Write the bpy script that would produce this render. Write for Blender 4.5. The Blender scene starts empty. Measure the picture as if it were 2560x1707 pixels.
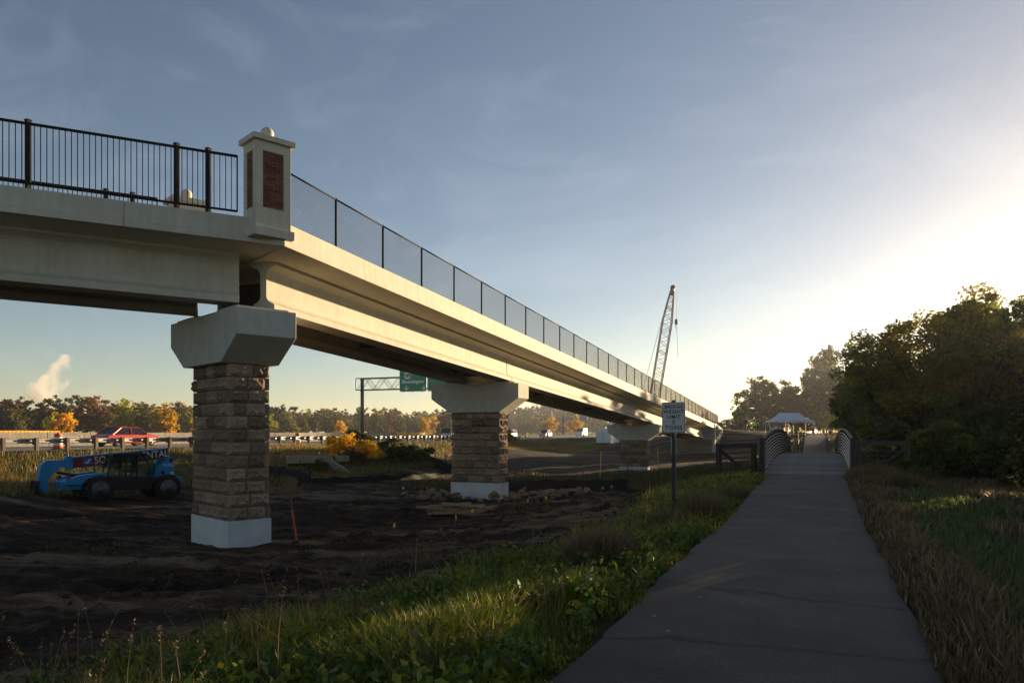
import bpy, math, random
import numpy as np
from mathutils import Vector, Matrix, Euler
R = math.radians
random.seed(7)
SC = bpy.context.scene
COL = SC.collection

# ------------------------------------------------------------------ camera
YAW = R(22.15)
cam_d = bpy.data.cameras.new('camera'); cam = bpy.data.objects.new('camera', cam_d); COL.objects.link(cam)
cam.location = (0, 0, 1.65); cam.rotation_euler = (R(90), 0, YAW)
cam_d.sensor_width = 36; cam_d.lens = 26.5; cam_d.shift_y = 0.0889
cam_d.clip_start = 0.05; cam_d.clip_end = 8000
SC.camera = cam

# ------------------------------------------------------------------ sky, sun, exposure
SUN_AZ, SUN_EL = R(23.4), R(6.0)
S = Vector((math.sin(SUN_AZ) * math.cos(SUN_EL), math.cos(SUN_AZ) * math.cos(SUN_EL), math.sin(SUN_EL)))
W = bpy.data.worlds.new('World'); SC.world = W; W.use_nodes = True
wn, wl = W.node_tree.nodes, W.node_tree.links
for n in list(wn): wn.remove(n)
sky = wn.new('ShaderNodeTexSky'); sky.sky_type = 'NISHITA'; sky.sun_disc = False
sky.sun_elevation = SUN_EL; sky.sun_rotation = SUN_AZ
sky.altitude = 250; sky.air_density = .75; sky.dust_density = .45; sky.ozone_density = .8
bg = wn.new('ShaderNodeBackground'); bg.inputs['Strength'].default_value = 0.065
wo = wn.new('ShaderNodeOutputWorld')
# thin cirrus wisps, everywhere in the sky
tc = wn.new('ShaderNodeTexCoord')
mp = wn.new('ShaderNodeMapping'); mp.inputs['Scale'].default_value = (1.4, 3.2, 5.0); mp.inputs['Rotation'].default_value = (R(20), R(-25), R(35))
nz = wn.new('ShaderNodeTexNoise'); nz.inputs['Scale'].default_value = 2.3; nz.inputs['Detail'].default_value = 7; nz.inputs['Roughness'].default_value = .62; nz.inputs['Distortion'].default_value = 1.2
cr = wn.new('ShaderNodeValToRGB'); cr.color_ramp.elements[0].position = .50; cr.color_ramp.elements[1].position = .86
cr.color_ramp.elements[0].color = (0, 0, 0, 1); cr.color_ramp.elements[1].color = (1, 1, 1, 1)
mx = wn.new('ShaderNodeMix'); mx.data_type = 'RGBA'; mx.blend_type = 'MIX'
hs = wn.new('ShaderNodeMix'); hs.data_type = 'RGBA'; hs.blend_type = 'ADD'; hs.inputs['Factor'].default_value = 1.0
hs.inputs[7].default_value = (2.6, 2.5, 2.3, 1)
fm = wn.new('ShaderNodeMath'); fm.operation = 'MULTIPLY'; fm.inputs[1].default_value = .22
wl.new(tc.outputs['Generated'], mp.inputs['Vector']); wl.new(mp.outputs['Vector'], nz.inputs['Vector'])
wl.new(nz.outputs['Fac'], cr.inputs['Fac']); wl.new(cr.outputs['Color'], fm.inputs[0])
wl.new(sky.outputs['Color'], hs.inputs[6]); wl.new(sky.outputs['Color'], mx.inputs[6]); wl.new(hs.outputs[2], mx.inputs[7])
wl.new(fm.outputs[0], mx.inputs['Factor'])
tint = wn.new('ShaderNodeMix'); tint.data_type = 'RGBA'; tint.blend_type = 'MULTIPLY'; tint.inputs['Factor'].default_value = 1.0; tint.inputs[7].default_value = (1.02, .98, 1.0, 1)
wl.new(mx.outputs[2], tint.inputs[6]); wl.new(tint.outputs[2], bg.inputs['Color']); wl.new(bg.outputs['Background'], wo.inputs['Surface'])

sun_d = bpy.data.lights.new('sun', 'SUN'); sun_d.energy = 5.0; sun_d.angle = R(.53); sun_d.color = (1.0, .74, .43)
sun = bpy.data.objects.new('sun', sun_d); COL.objects.link(sun); sun.location = (60, 130, 60)
sun.rotation_euler = S.to_track_quat('Z', 'Y').to_euler()
vs = SC.view_settings
vs.view_transform = 'Standard'; vs.look = 'None'; vs.gamma = 1.0; vs.use_curve_mapping = False
vs.exposure = 1.25
SC.cycles.max_bounces = 6; SC.cycles.transparent_max_bounces = 8
SC.cycles.volume_bounces = 2

# ------------------------------------------------------------------ noise helpers (numpy)
def _h(ix, iy, seed):
    n = (ix.astype(np.int64) * 374761393 + iy.astype(np.int64) * 668265263 + seed * 1274126177) & 0xffffffff
    n = ((n ^ (n >> 13)) * 1274126177) & 0xffffffff
    return ((n ^ (n >> 16)) & 0xffff) / 65535.0
def vnoise(x, y, seed=0):
    ix, iy = np.floor(x), np.floor(y); fx, fy = x - ix, y - iy
    fx = fx * fx * (3 - 2 * fx); fy = fy * fy * (3 - 2 * fy)
    a, b = _h(ix, iy, seed), _h(ix + 1, iy, seed); c, d = _h(ix, iy + 1, seed), _h(ix + 1, iy + 1, seed)
    return (a * (1 - fx) + b * fx) * (1 - fy) + (c * (1 - fx) + d * fx) * fy
def fbm(x, y, seed=0, oct=4, gain=.5):
    t, a, s = 0, 1, 0
    for i in range(oct):
        t = t + a * vnoise(x, y, seed + i * 17); s += a; a *= gain; x = x * 2.03 + 7.1; y = y * 2.03 - 3.7
    return t / s

# ------------------------------------------------------------------ mesh / object helpers
def np_mesh(name, V, F, col=None, smooth=False):
    """V (n,3) vertices, F (m,k) faces of one size, col (n,3) point colours"""
    V = np.asarray(V, np.float32); F = np.asarray(F, np.int32); m, k = F.shape
    me = bpy.data.meshes.new(name)
    me.vertices.add(len(V)); me.vertices.foreach_set('co', V.ravel())
    me.loops.add(m * k); me.loops.foreach_set('vertex_index', F.ravel())
    me.polygons.add(m); me.polygons.foreach_set('loop_start', np.arange(m, dtype=np.int32) * k)
    me.polygons.foreach_set('loop_total', np.full(m, k, np.int32))
    if smooth: me.polygons.foreach_set('use_smooth', np.ones(m, bool))
    if col is not None:
        a = me.attributes.new('col', 'FLOAT_COLOR', 'POINT')
        c = np.ones((len(V), 4), np.float32); c[:, :3] = col; a.data.foreach_set('color', c.ravel())
    me.update(calc_edges=True); me.validate(); return me

class MB:
    """collects simple solids, then builds ONE mesh object"""
    def __init__(s): s.v = []; s.f = []; s.sm = []; s.mi = []; s.cur = 0
    def add(s, vs, fs, smooth=False, M=None):
        o = len(s.v)
        for p in vs:
            p = Vector(p)
            s.v.append(tuple(M @ p if M is not None else p))
        for f in fs: s.f.append([i + o for i in f]); s.sm.append(smooth); s.mi.append(s.cur)
        return s
    def box(s, c, d, rz=0, M=None, taper=1.0):
        x, y, z = d[0] / 2, d[1] / 2, d[2] / 2
        vs = [(-x, -y, -z), (x, -y, -z), (x, y, -z), (-x, y, -z)] + [(a * taper, b * taper, z) for a, b in ((-x, -y), (x, -y), (x, y), (-x, y))]
        T = Matrix.Translation(c) @ Matrix.Rotation(rz, 4, 'Z')
        if M is not None: T = T @ M
        return s.add(vs, [(3, 2, 1, 0), (4, 5, 6, 7), (0, 1, 5, 4), (1, 2, 6, 5), (2, 3, 7, 6), (3, 0, 4, 7)], False, T)
    def bar(s, a, b, w, h=None, n=4, smooth=False, r2=None, up=(0, 0, 1)):
        """prism from a to b; n=4 -> rectangular w x h, else round of radius w (r2 at b)"""
        a, b = Vector(a), Vector(b); d = (b - a)
        if d.length < 1e-6: return s
        z = d.normalized(); u = Vector(up)
        if abs(z.dot(u)) > .98: u = Vector((0, 1, 0))
        x = u.cross(z).normalized(); y = z.cross(x)
        h = w if h is None else h; vs = []
        for e, (p, k) in enumerate(((a, 1.0), (b, (r2 / w if r2 is not None else 1.0)))):
            for i in range(n):
                if n == 4: q = ((-1, -1), (1, -1), (1, 1), (-1, 1))[i]; vs.append(p + x * q[0] * w / 2 * k + y * q[1] * h / 2 * k)
                else: t = 2 * math.pi * i / n; vs.append(p + (x * math.cos(t) + y * math.sin(t)) * w * k)
        fs = [(i, (i + 1) % n, n + (i + 1) % n, n + i) for i in range(n)] + [tuple(range(n - 1, -1, -1)), tuple(range(n, 2 * n))]
        return s.add(vs, fs, smooth and n > 4)
    def tube(s, pts, rad, n=8, smooth=True):
        pts = [Vector(p) for p in pts]; vs = []; fs = []
        for i, p in enumerate(pts):
            d = (pts[min(i + 1, len(pts) - 1)] - pts[max(i - 1, 0)]).normalized()
            u = Vector((0, 0, 1)) if abs(d.z) < .9 else Vector((0, 1, 0))
            x = u.cross(d).normalized(); y = d.cross(x); r = rad[i] if hasattr(rad, '__len__') else rad
            for k in range(n):
                t = 2 * math.pi * k / n; vs.append(p + (x * math.cos(t) + y * math.sin(t)) * r)
        for i in range(len(pts) - 1):
            for k in range(n): fs.append((i * n + k, i * n + (k + 1) % n, (i + 1) * n + (k + 1) % n, (i + 1) * n + k))
        fs += [tuple(range(n - 1, -1, -1)), tuple(range((len(pts) - 1) * n, len(pts) * n))]
        return s.add(vs, fs, smooth)
    def lathe(s, prof, c=(0, 0, 0), n=16, M=None, smooth=True):
        """prof [(r,z)] turned about z"""
        vs = []; fs = []
        for r, z in prof:
            for k in range(n): t = 2 * math.pi * k / n; vs.append((r * math.cos(t), r * math.sin(t), z))
        for i in range(len(prof) - 1):
            for k in range(n): fs.append((i * n + k, i * n + (k + 1) % n, (i + 1) * n + (k + 1) % n, (i + 1) * n + k))
        fs += [tuple(range(n - 1, -1, -1)), tuple(range((len(prof) - 1) * n, len(prof) * n))]
        T = Matrix.Translation(c)
        if M is not None: T = T @ M
        return s.add(vs, fs, smooth, T)
    def extrude(s, poly, d0, d1, axes='xz', M=None, inset=0):
        """poly in two axes, extruded along the third from d0 to d1"""
        n = len(poly); vs = []
        cx = sum(p[0] for p in poly) / n; cy = sum(p[1] for p in poly) / n
        for d in (d0, d1):
            for p in poly:
                a, b = p
                vs.append({'xz': (a, d, b), 'yz': (d, a, b), 'xy': (a, b, d)}[axes])
        fs = [(i, (i + 1) % n, n + (i + 1) % n, n + i) for i in range(n)] + [tuple(range(n - 1, -1, -1)), tuple(range(n, 2 * n))]
        return s.add(vs, fs, False, M)
    def loft(s, rings, closed=True, smooth=True, caps=True):
        n = len(rings[0]); vs = [p for r in rings for p in r]; fs = []
        for i in range(len(rings) - 1):
            for k in range(n if closed else n - 1): fs.append((i * n + k, i * n + (k + 1) % n, (i + 1) * n + (k + 1) % n, (i + 1) * n + k))
        if caps: fs += [tuple(range(n - 1, -1, -1)), tuple(range((len(rings) - 1) * n, len(rings) * n))]
        return s.add(vs, fs, smooth)
    def mesh(s, name):
        me = bpy.data.meshes.new(name); me.from_pydata(s.v, [], s.f)
        me.polygons.foreach_set('use_smooth', s.sm); me.polygons.foreach_set('material_index', s.mi)
        bm_fix(me); return me
    def build(s, name, mat, parent=None, bevel=0, **kw):
        return obj(name, s.mesh(name), mat, parent, bevel=bevel, **kw)
import bmesh
def bm_fix(me):
    b = bmesh.new(); b.from_mesh(me); bmesh.ops.recalc_face_normals(b, faces=b.faces); b.to_mesh(me); b.free()

def obj(name, me, mat=None, parent=None, loc=None, rz=None, bevel=0, kind=None):
    o = bpy.data.objects.new(name, me); COL.objects.link(o)
    if mat is not None:
        for m in (mat if isinstance(mat, (list, tuple)) else [mat]):
            if me.materials.find(m.name) < 0: me.materials.append(m)
    if parent is not None: o.parent = parent
    if loc is not None: o.location = loc
    if rz is not None: o.rotation_euler = (0, 0, rz)
    if bevel:
        b = o.modifiers.new('bevel', 'BEVEL'); b.width = bevel; b.segments = 2; b.limit_method = 'ANGLE'; b.angle_limit = R(40)
    if kind: o['kind'] = kind
    return o
def tag(o, label, cat, group=None):
    o['label'] = label; o['category'] = cat
    if group: o['group'] = group
    return o
def thing(name, label, cat, loc=(0, 0, 0), rz=0, group=None):
    o = bpy.data.objects.new(name, None); COL.objects.link(o); o.empty_display_size = .3
    o.location = loc; o.rotation_euler = (0, 0, rz)
    return tag(o, label, cat, group)
def abs_child(o, root):
    """the child mesh is in world coordinates although its root stands at its own base"""
    o.parent = root; o.matrix_parent_inverse = Matrix.Translation(-root.location); return o
def copy_tree(o, parent=None):
    c = o.copy(); COL.objects.link(c)
    if parent is not None: c.parent = parent
    for ch in list(o.children): copy_tree(ch, c)
    return c

# ------------------------------------------------------------------ materials
MATS = {}
def nodes(name):
    m = bpy.data.materials.new(name); m.use_nodes = True; nt = m.node_tree
    return m, nt.nodes, nt.links, nt.nodes['Principled BSDF']
def pmat(name, c, rough=.6, metal=0, var=.15, scale=3, bump=0, bscale=40, spec=.4, rnd=0, emit=None, streak=0, c2=None, coat=0):
    """principled with noise-driven colour variation, optional per-object random, bump and vertical streaks"""
    if name in MATS: return MATS[name]
    m, N, L, P = nodes(name)
    P.inputs['Roughness'].default_value = rough; P.inputs['Metallic'].default_value = metal
    P.inputs['Specular IOR Level'].default_value = spec
    if coat: P.inputs['Coat Weight'].default_value = coat; P.inputs['Coat Roughness'].default_value = .08
    t = N.new('ShaderNodeTexCoord')
    n = N.new('ShaderNodeTexNoise'); n.inputs['Scale'].default_value = scale; n.inputs['Detail'].default_value = 6; n.inputs['Roughness'].default_value = .65
    L.new(t.outputs['Object'], n.inputs['Vector'])
    r = N.new('ShaderNodeValToRGB'); e = r.color_ramp.elements; e[0].position = .3; e[1].position = .7
    lo = [max(0, x * (1 - var)) for x in c]; hi = [min(1, x * (1 + var)) for x in (c2 or c)]
    e[0].color = (*lo, 1); e[1].color = (*hi, 1)
    L.new(n.outputs['Fac'], r.inputs['Fac']); out = r.outputs['Color']
    if streak:
        mp = N.new('ShaderNodeMapping'); mp.inputs['Scale'].default_value = (3.5, 3.5, .22); L.new(t.outputs['Object'], mp.inputs['Vector'])
        n2 = N.new('ShaderNodeTexNoise'); n2.inputs['Scale'].default_value = 2.0; n2.inputs['Detail'].default_value = 5; L.new(mp.outputs['Vector'], n2.inputs['Vector'])
        r2 = N.new('ShaderNodeValToRGB'); q = r2.color_ramp.elements; q[0].position = .38; q[1].position = .62
        k = 1 - streak; q[0].color = (k, k, k * .97, 1); q[1].color = (1, 1, 1, 1); L.new(n2.outputs['Fac'], r2.inputs['Fac'])
        mm = N.new('ShaderNodeMix'); mm.data_type = 'RGBA'; mm.blend_type = 'MULTIPLY'; mm.inputs['Factor'].default_value = 1
        L.new(out, mm.inputs[6]); L.new(r2.outputs['Color'], mm.inputs[7]); out = mm.outputs[2]
    if rnd:
        oi = N.new('ShaderNodeObjectInfo'); mr = N.new('ShaderNodeMapRange'); mr.inputs['To Min'].default_value = 1 - rnd; mr.inputs['To Max'].default_value = 1 + rnd
        L.new(oi.outputs['Random'], mr.inputs['Value'])
        mm = N.new('ShaderNodeMix'); mm.data_type = 'RGBA'; mm.blend_type = 'MULTIPLY'; mm.inputs['Factor'].default_value = 1
        L.new(out, mm.inputs[6]); L.new(mr.outputs['Result'], mm.inputs[7]); out = mm.outputs[2]
    L.new(out, P.inputs['Base Color'])
    if bump:
        nb = N.new('ShaderNodeTexNoise'); nb.inputs['Scale'].default_value = bscale; nb.inputs['Detail'].default_value = 5; L.new(t.outputs['Object'], nb.inputs['Vector'])
        b = N.new('ShaderNodeBump'); b.inputs['Strength'].default_value = bump; b.inputs['Distance'].default_value = .02
        L.new(nb.outputs['Fac'], b.inputs['Height']); L.new(b.outputs['Normal'], P.inputs['Normal'])
    MATS[name] = m; return m
def leafmat(name, trans=.4, rough=.55, gain=1.0, rnd=.0, hue=None):
    if name in MATS: return MATS[name]
    m, N, L, P = nodes(name)
    a = N.new('ShaderNodeAttribute'); a.attribute_name = 'col'; out = a.outputs['Color']
    if hue:
        mm = N.new('ShaderNodeMix'); mm.data_type = 'RGBA'; mm.blend_type = 'MULTIPLY'; mm.inputs['Factor'].default_value = 1; mm.inputs[7].default_value = (*hue, 1)
        L.new(out, mm.inputs[6]); out = mm.outputs[2]
    if rnd:
        oi = N.new('ShaderNodeObjectInfo'); mr = N.new('ShaderNodeMapRange'); mr.inputs['To Min'].default_value = 1 - rnd; mr.inputs['To Max'].default_value = 1 + rnd
        L.new(oi.outputs['Random'], mr.inputs['Value'])
        mm = N.new('ShaderNodeMix'); mm.data_type = 'RGBA'; mm.blend_type = 'MULTIPLY'; mm.inputs['Factor'].default_value = 1
        L.new(out, mm.inputs[6]); L.new(mr.outputs['Result'], mm.inputs[7]); out = mm.outputs[2]
    L.new(out, P.inputs['Base Color']); P.inputs['Roughness'].default_value = rough; P.inputs['Specular IOR Level'].default_value = .3
    T = N.new('ShaderNodeBsdfTranslucent'); L.new(out, T.inputs['Color'])
    mix = N.new('ShaderNodeMixShader'); mix.inputs['Fac'].default_value = trans
    L.new(P.outputs['BSDF'], mix.inputs[1]); L.new(T.outputs['BSDF'], mix.inputs[2]); L.new(mix.outputs['Shader'], N['Material Output'].inputs['Surface'])
    MATS[name] = m; return m
def glassmat(name, tint=(.02, .03, .03), alpha=.75):
    if name in MATS: return MATS[name]
    m, N, L, P = nodes(name)
    P.inputs['Base Color'].default_value = (*tint, 1); P.inputs['Roughness'].default_value = .06; P.inputs['Specular IOR Level'].default_value = .6
    T = N.new('ShaderNodeBsdfTransparent'); T.inputs['Color'].default_value = (.75, .85, .8, 1)
    mix = N.new('ShaderNodeMixShader'); mix.inputs['Fac'].default_value = alpha
    L.new(T.outputs['BSDF'], mix.inputs[1]); L.new(P.outputs['BSDF'], mix.inputs[2]); L.new(mix.outputs['Shader'], N['Material Output'].inputs['Surface'])
    MATS[name] = m; return m

CONC = pmat('painted_concrete', (.60, .555, .45), .75, var=.10, scale=1.0, bump=.18, bscale=45, streak=.09)
CONCG = pmat('raw_cap_concrete', (.52, .50, .45), .85, var=.12, scale=3, bump=.25, bscale=40, streak=.05)
BASEW = pmat('white_base_concrete', (.60, .60, .58), .8, var=.10, scale=2, bump=.1, bscale=40)
STONE = pmat('rockface_stone', (.26, .185, .125), .9, var=.4, scale=7, bump=1.0, bscale=14, rnd=.38)
MORTAR = pmat('mortar', (.22, .19, .16), .95, var=.2, scale=8, bump=.3)
BRICK = pmat('red_brick', (.20, .068, .042), .85, var=.3, scale=9, bump=.3, bscale=60, rnd=.35)
BLACK = pmat('black_paint', (.010, .010, .011), .75, var=.2, spec=.15)
WIRE = pmat('black_vinyl_wire', (.012, .012, .013), .7, var=.1, spec=.2)
STEELBR = pmat('weathering_steel', (.032, .021, .016), .6, var=.4, scale=6, bump=.2)
GALV = pmat('galvanised_steel', (.42, .42, .40), .38, metal=.75, var=.15, scale=5)
RUBBER = pmat('tyre_rubber', (.014, .013, .012), .85, var=.4, scale=8, bump=.2)
WOODP = pmat('weathered_planks', (.17, .15, .13), .8, var=.3, scale=4, bump=.2, rnd=.22)
ASPH = None

# ------------------------------------------------------------------ terrain
CP = [(-30, -30, -1.2), (0, -30, 0), (25, -30, -.3), (-12, -20, -.9), (0, 0, 0), (-.4, 10, .04), (-.4, 20, .1), (-.4, 29, .14), (-1.8, 3, -.03), (-3, 6, -.16),
      (-6, 4, -.68), (-4.4, 8.4, -.42), (-3.4, 12, -.28), (-4, 20, -.3), (-3.4, 27, -.1), (-9, 4, -1.05), (-9, 12, -1.15), (-14, 14.6, -1.3), (-17, 18, -1.55), (-14, 32, -1.42),
      (-20, 30, -1.55), (-8, 20, -1.0), (-7, 30, -1.0), (-12, 45, -1.45), (-14, 65, -1.62), (-6, 60, -1.1), (-.4, 57, -.1), (-.4, 76, -.45), (-.4, 95, .25),
      (-.4, 117, 1.22), (-4, 117, 1.22), (-9, 118, 1.6), (-14, 112, 2.1), (-14, 130, 2.05), (-4, 140, 1.4), (0, 170, 1.5), (-8, 100, -.1), (-11, 97, -1.0), (-9, 86, -1.35), (-18, 92, -1.4),
      (-21, 104, -.9), (-27, 110, -.7), (-32, 118, -.5), (-31, 150, -.2), (3, 4, -.08), (6, 10, -.35), (10, 20, -.4), (4, 28, -.25), (12, 60, 0), (22, 40, -.3), (30, 100, 1), (10, 122, 1.4),
      (4, 80, -.3), (-35, 20, -.5), (-35, 40, -.55), (-36, 60, -.4), (-36, 85, -.3), (-31.5, 40, -1.0), (-33, 45, -.4), (-30.5, 47, -.75), (-29, 52, -.85), (-33.5, 57, -.25), (-27.4, 46, -1.35), (-36.5, 48, .15), (-30.5, 24.5, -1.68), (-32.8, 27.5, -1.62), (-33.5, 31, -1.4), (-26, 28, -1.72), (-25, 40, -1.6), (-26, 56, -1.55),
      (-30, 72, -1.3), (-30, 90, -1.1), (-25, 10, -1.6), (-33, 5, -1.1), (-15, 0, -1.3), (-14, 78, -1.5), (-22, 75, -1.5), (50, 50, .2), (40, -5, 0), (60, 120, 1.2), (-45, 40, .48), (-45, 0, .45), (-45, 90, .48), (-45, 150, .45), (-45, -30, .4)]
CP = np.array(CP, float)
def _U(r2): return np.where(r2 > 0, r2 * np.log(np.maximum(r2, 1e-9)), 0) * .5
def _tps():
    n = len(CP); d = ((CP[:, None, :2] - CP[None, :, :2]) ** 2).sum(-1)
    A = np.zeros((n + 3, n + 3)); A[:n, :n] = _U(d) + np.eye(n) * .5
    A[:n, n] = 1; A[:n, n + 1:] = CP[:, :2]; A[n:, :n] = A[:n, n:].T
    return np.linalg.solve(A, np.r_[CP[:, 2], 0, 0, 0])
TW = _tps()
def sstep(a, b, x):
    t = np.clip((x - a) / (b - a), 0, 1); return t * t * (3 - 2 * t)
def base_h(x, y):
    x = np.asarray(x, float); y = np.asarray(y, float)
    xc = np.clip(x, -48, 60); yc = np.clip(y, -30, 170)
    z = np.full(x.shape, TW[-3]) + TW[-2] * xc + TW[-1] * yc
    for i in range(len(CP)): z = z + TW[i] * _U((xc - CP[i, 0]) ** 2 + (yc - CP[i, 1]) ** 2)
    z = z - 1.1 * np.exp(-((y - 43 - .15 * x) / 4.5) ** 2) * np.exp(-(np.maximum(np.abs(x + .4), 0) / 9) ** 4) # creek under the footbridge
    hw = .5 + 0 * x
    z = z + (hw - z) * sstep(-38.6, -41.5, x)              # highway embankment
    far = sstep(120, 260, np.hypot(x + 10, y - 60)); z = z * (1 - far) + .45 * far
    return z
PATH_C, PATH_W = -.41, 1.2
def path_z(y):
    z = base_h(np.full(np.shape(y), PATH_C), y)
    y = np.asarray(y, float)
    w = sstep(26, 29.5, y) * (1 - sstep(56, 60, y))
    return z * (1 - w) + (.14 + (y - 29) * (-.24 / 28)) * w
def dirtmask(x, y):
    """1 = bare worked soil, 0 = grass cover"""
    n = fbm(x * .35, y * .35, 5) - .5
    edge = np.interp(y, [-40, 0, 3.5, 5, 8, 12, 16, 20, 24, 30, 36], [-8, -8, -6.6, -6.1, -4.9, -3.9, -3.7, -4.1, -4.6, -5.6, -6.0])
    d = sstep(.25, -.45, x - edge + n * 1.3)
    d = d * (1 - sstep(36, 39, y + n * 3) * (1 - sstep(55, 59, y + n * 4)) * sstep(-24, -20, x + n * 5))        # weedy strip before pier 3
    d = d * (1 - sstep(34, 39, y + n * 3) * (1 - sstep(58, 64, y + n * 3)) * sstep(-27.2, -28.6, x + n * 2.2))
    d = d * sstep(-33.6, -32.4, x + n * 2.5 + np.where(y > 62, 2, 0) + np.where(y > 100, -4, 0))                                  # embankment grass
    d = d * (1 - sstep(-4.5, -3.5, x + n * 2) * sstep(36, 38, y) * (1 - sstep(60, 70, y)))
    d = np.where(y > 60, d * sstep(-1.5, -3.5, x + n * 3), d)
    return d
def H(x, y):
    return base_h(x, y)
def H1(x, y): return float(base_h(np.array([x]), np.array([y]))[0])
def micro(x, y):
    d = dirtmask(x, y); near = 1 - sstep(45, 110, np.hypot(x, y))
    clod = (fbm(x * 1.5, y * 1.5, 11, 5, .7) - .5) * .36 + (fbm(x * 4.2, y * 4.2, 23, 3) - .5) * .10
    ridge = (np.abs(fbm(x * .28 + y * .1, y * .5, 31, 3) - .5)) * -.35 + .06
    rut = 0
    for c0, k0, a0, p0 in ((20.6, .30, 1.0, .3), (22.7, .30, 1.0, .3), (13.2, .42, .8, 1.4), (15.2, .42, .8, 1.4), (27.4, -.12, .7, 2.2), (29.4, -.12, .7, 2.2), (9.0, .2, .5, .2), (34, .1, .8, 3)):
        dd = (y - (c0 + k0 * (x + 22) + a0 * np.sin(x * .21 + p0))) / math.hypot(1, k0)
        rut = rut - .13 * np.exp(-(dd / .27) ** 2) * (1 + .35 * np.sign(np.sin(x * 9 + dd * 6))) + .07 * np.exp(-((np.abs(dd) - .48) / .15) ** 2)
    clod = clod + rut
    pathd = sstep(1.3, 2.6, np.abs(x - PATH_C))
    away = sstep(1.6, 3.2, np.hypot(x + 15.1, y - 16.4)) * sstep(1.6, 3.2, np.hypot(x + 32.1, y - 27.7) * .6)
    return (clod + ridge) * d * near * pathd * (0.35 + .65 * away) + (fbm(x * .8, y * .8, 47) - .5) * .1 * (1 - d) * pathd * near
def axis(segs):
    o = []
    for a, b, st in segs: o += list(np.arange(a, b, st))
    return np.array(o + [segs[-1][1]])
gx = axis([(-4000, -1000, 600), (-1000, -200, 100), (-200, -48, 8), (-48, -30, .7), (-30, -14, .22), (-14, 3, .15), (3, 12, .4), (12, 40, 2), (40, 120, 10), (120, 1000, 110), (1000, 4000, 600)])
gy = axis([(-600, -60, 60), (-60, 0, 4), (0, 3, .5), (3, 17, .14), (17, 45, .2), (45, 75, .6), (75, 130, 1.2), (130, 260, 8), (260, 1000, 60), (1000, 6000, 600)])
GX, GY = np.meshgrid(gx, gy); fx, fy = GX.ravel(), GY.ravel()
TZ = base_h(fx, fy) + micro(fx, fy)
inpath = np.abs(fx - PATH_C) < 1.13
onpath = inpath & (fy < 29) | inpath & (fy > 57) & (fy < 150)
TZ = np.where(onpath, path_z(fy) - .05, TZ)
TZ = np.where(fx < -40.3, np.minimum(TZ, .46), TZ)
nx, ny = len(gx), len(gy)
I = np.arange(nx * ny).reshape(ny, nx)
F = np.stack([I[:-1, :-1], I[:-1, 1:], I[1:, 1:], I[1:, :-1]], -1).reshape(-1, 4)
dm = dirtmask(fx, fy)
me = np_mesh('ground', np.stack([fx, fy, TZ], -1), F, col=np.stack([dm, dm, dm], -1), smooth=True)
m, N, L, P_ = nodes('ground_soil_and_turf'); MATS['ground'] = m
at = N.new('ShaderNodeAttribute'); at.attribute_name = 'col'
t = N.new('ShaderNodeTexCoord')
def ntex(scale, det=6, vec=None, rough=.6):
    n = N.new('ShaderNodeTexNoise'); n.inputs['Scale'].default_value = scale; n.inputs['Detail'].default_value = det; n.inputs['Roughness'].default_value = rough
    L.new(vec or t.outputs['Object'], n.inputs['Vector']); return n.outputs['Fac']
def ramp(src, stops):
    r = N.new('ShaderNodeValToRGB'); e = r.color_ramp.elements
    while len(e) < len(stops): e.new(.5)
    for k, (p, c) in enumerate(stops): e[k].position = p; e[k].color = (*c, 1)
    L.new(src, r.inputs['Fac']); return r.outputs['Color']
mpn = N.new('ShaderNodeMapping'); mpn.inputs['Rotation'].default_value = (0, 0, R(-38)); mpn.inputs['Scale'].default_value = (.10, .6, 1); L.new(t.outputs['Object'], mpn.inputs['Vector'])
dirtc = ramp(ntex(1.0, 8, mpn.outputs['Vector'], .7), [(.36, (.018, .011, .0065)), (.48, (.042, .026, .015)), (.55, (.11, .070, .040)), (.64, (.23, .158, .095))])
dirtf = ramp(ntex(14, 6), [(.3, (.5, .5, .5)), (.7, (1.25, 1.2, 1.15))])
mm1 = N.new('ShaderNodeMix'); mm1.data_type = 'RGBA'; mm1.blend_type = 'MULTIPLY'; mm1.inputs['Factor'].default_value = 1; L.new(dirtc, mm1.inputs[6]); L.new(dirtf, mm1.inputs[7])
turf = ramp(ntex(.7, 8), [(.3, (.022, .024, .008)), (.5, (.04, .042, .014)), (.7, (.075, .06, .026))])
mm2 = N.new('ShaderNodeMix'); mm2.data_type = 'RGBA'; L.new(at.outputs['Color'], mm2.inputs['Factor']); L.new(turf, mm2.inputs[6]); L.new(mm1.outputs[2], mm2.inputs[7])
L.new(mm2.outputs[2], P_.inputs['Base Color']); P_.inputs['Roughness'].default_value = .95; P_.inputs['Specular IOR Level'].default_value = .15
b1 = N.new('ShaderNodeBump'); b1.inputs['Strength'].default_value = .9; b1.inputs['Distance'].default_value = .06; L.new(ntex(9, 8, None, .7), b1.inputs['Height']); L.new(b1.outputs['Normal'], P_.inputs['Normal'])
obj('ground', me, m, kind='structure')

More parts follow.
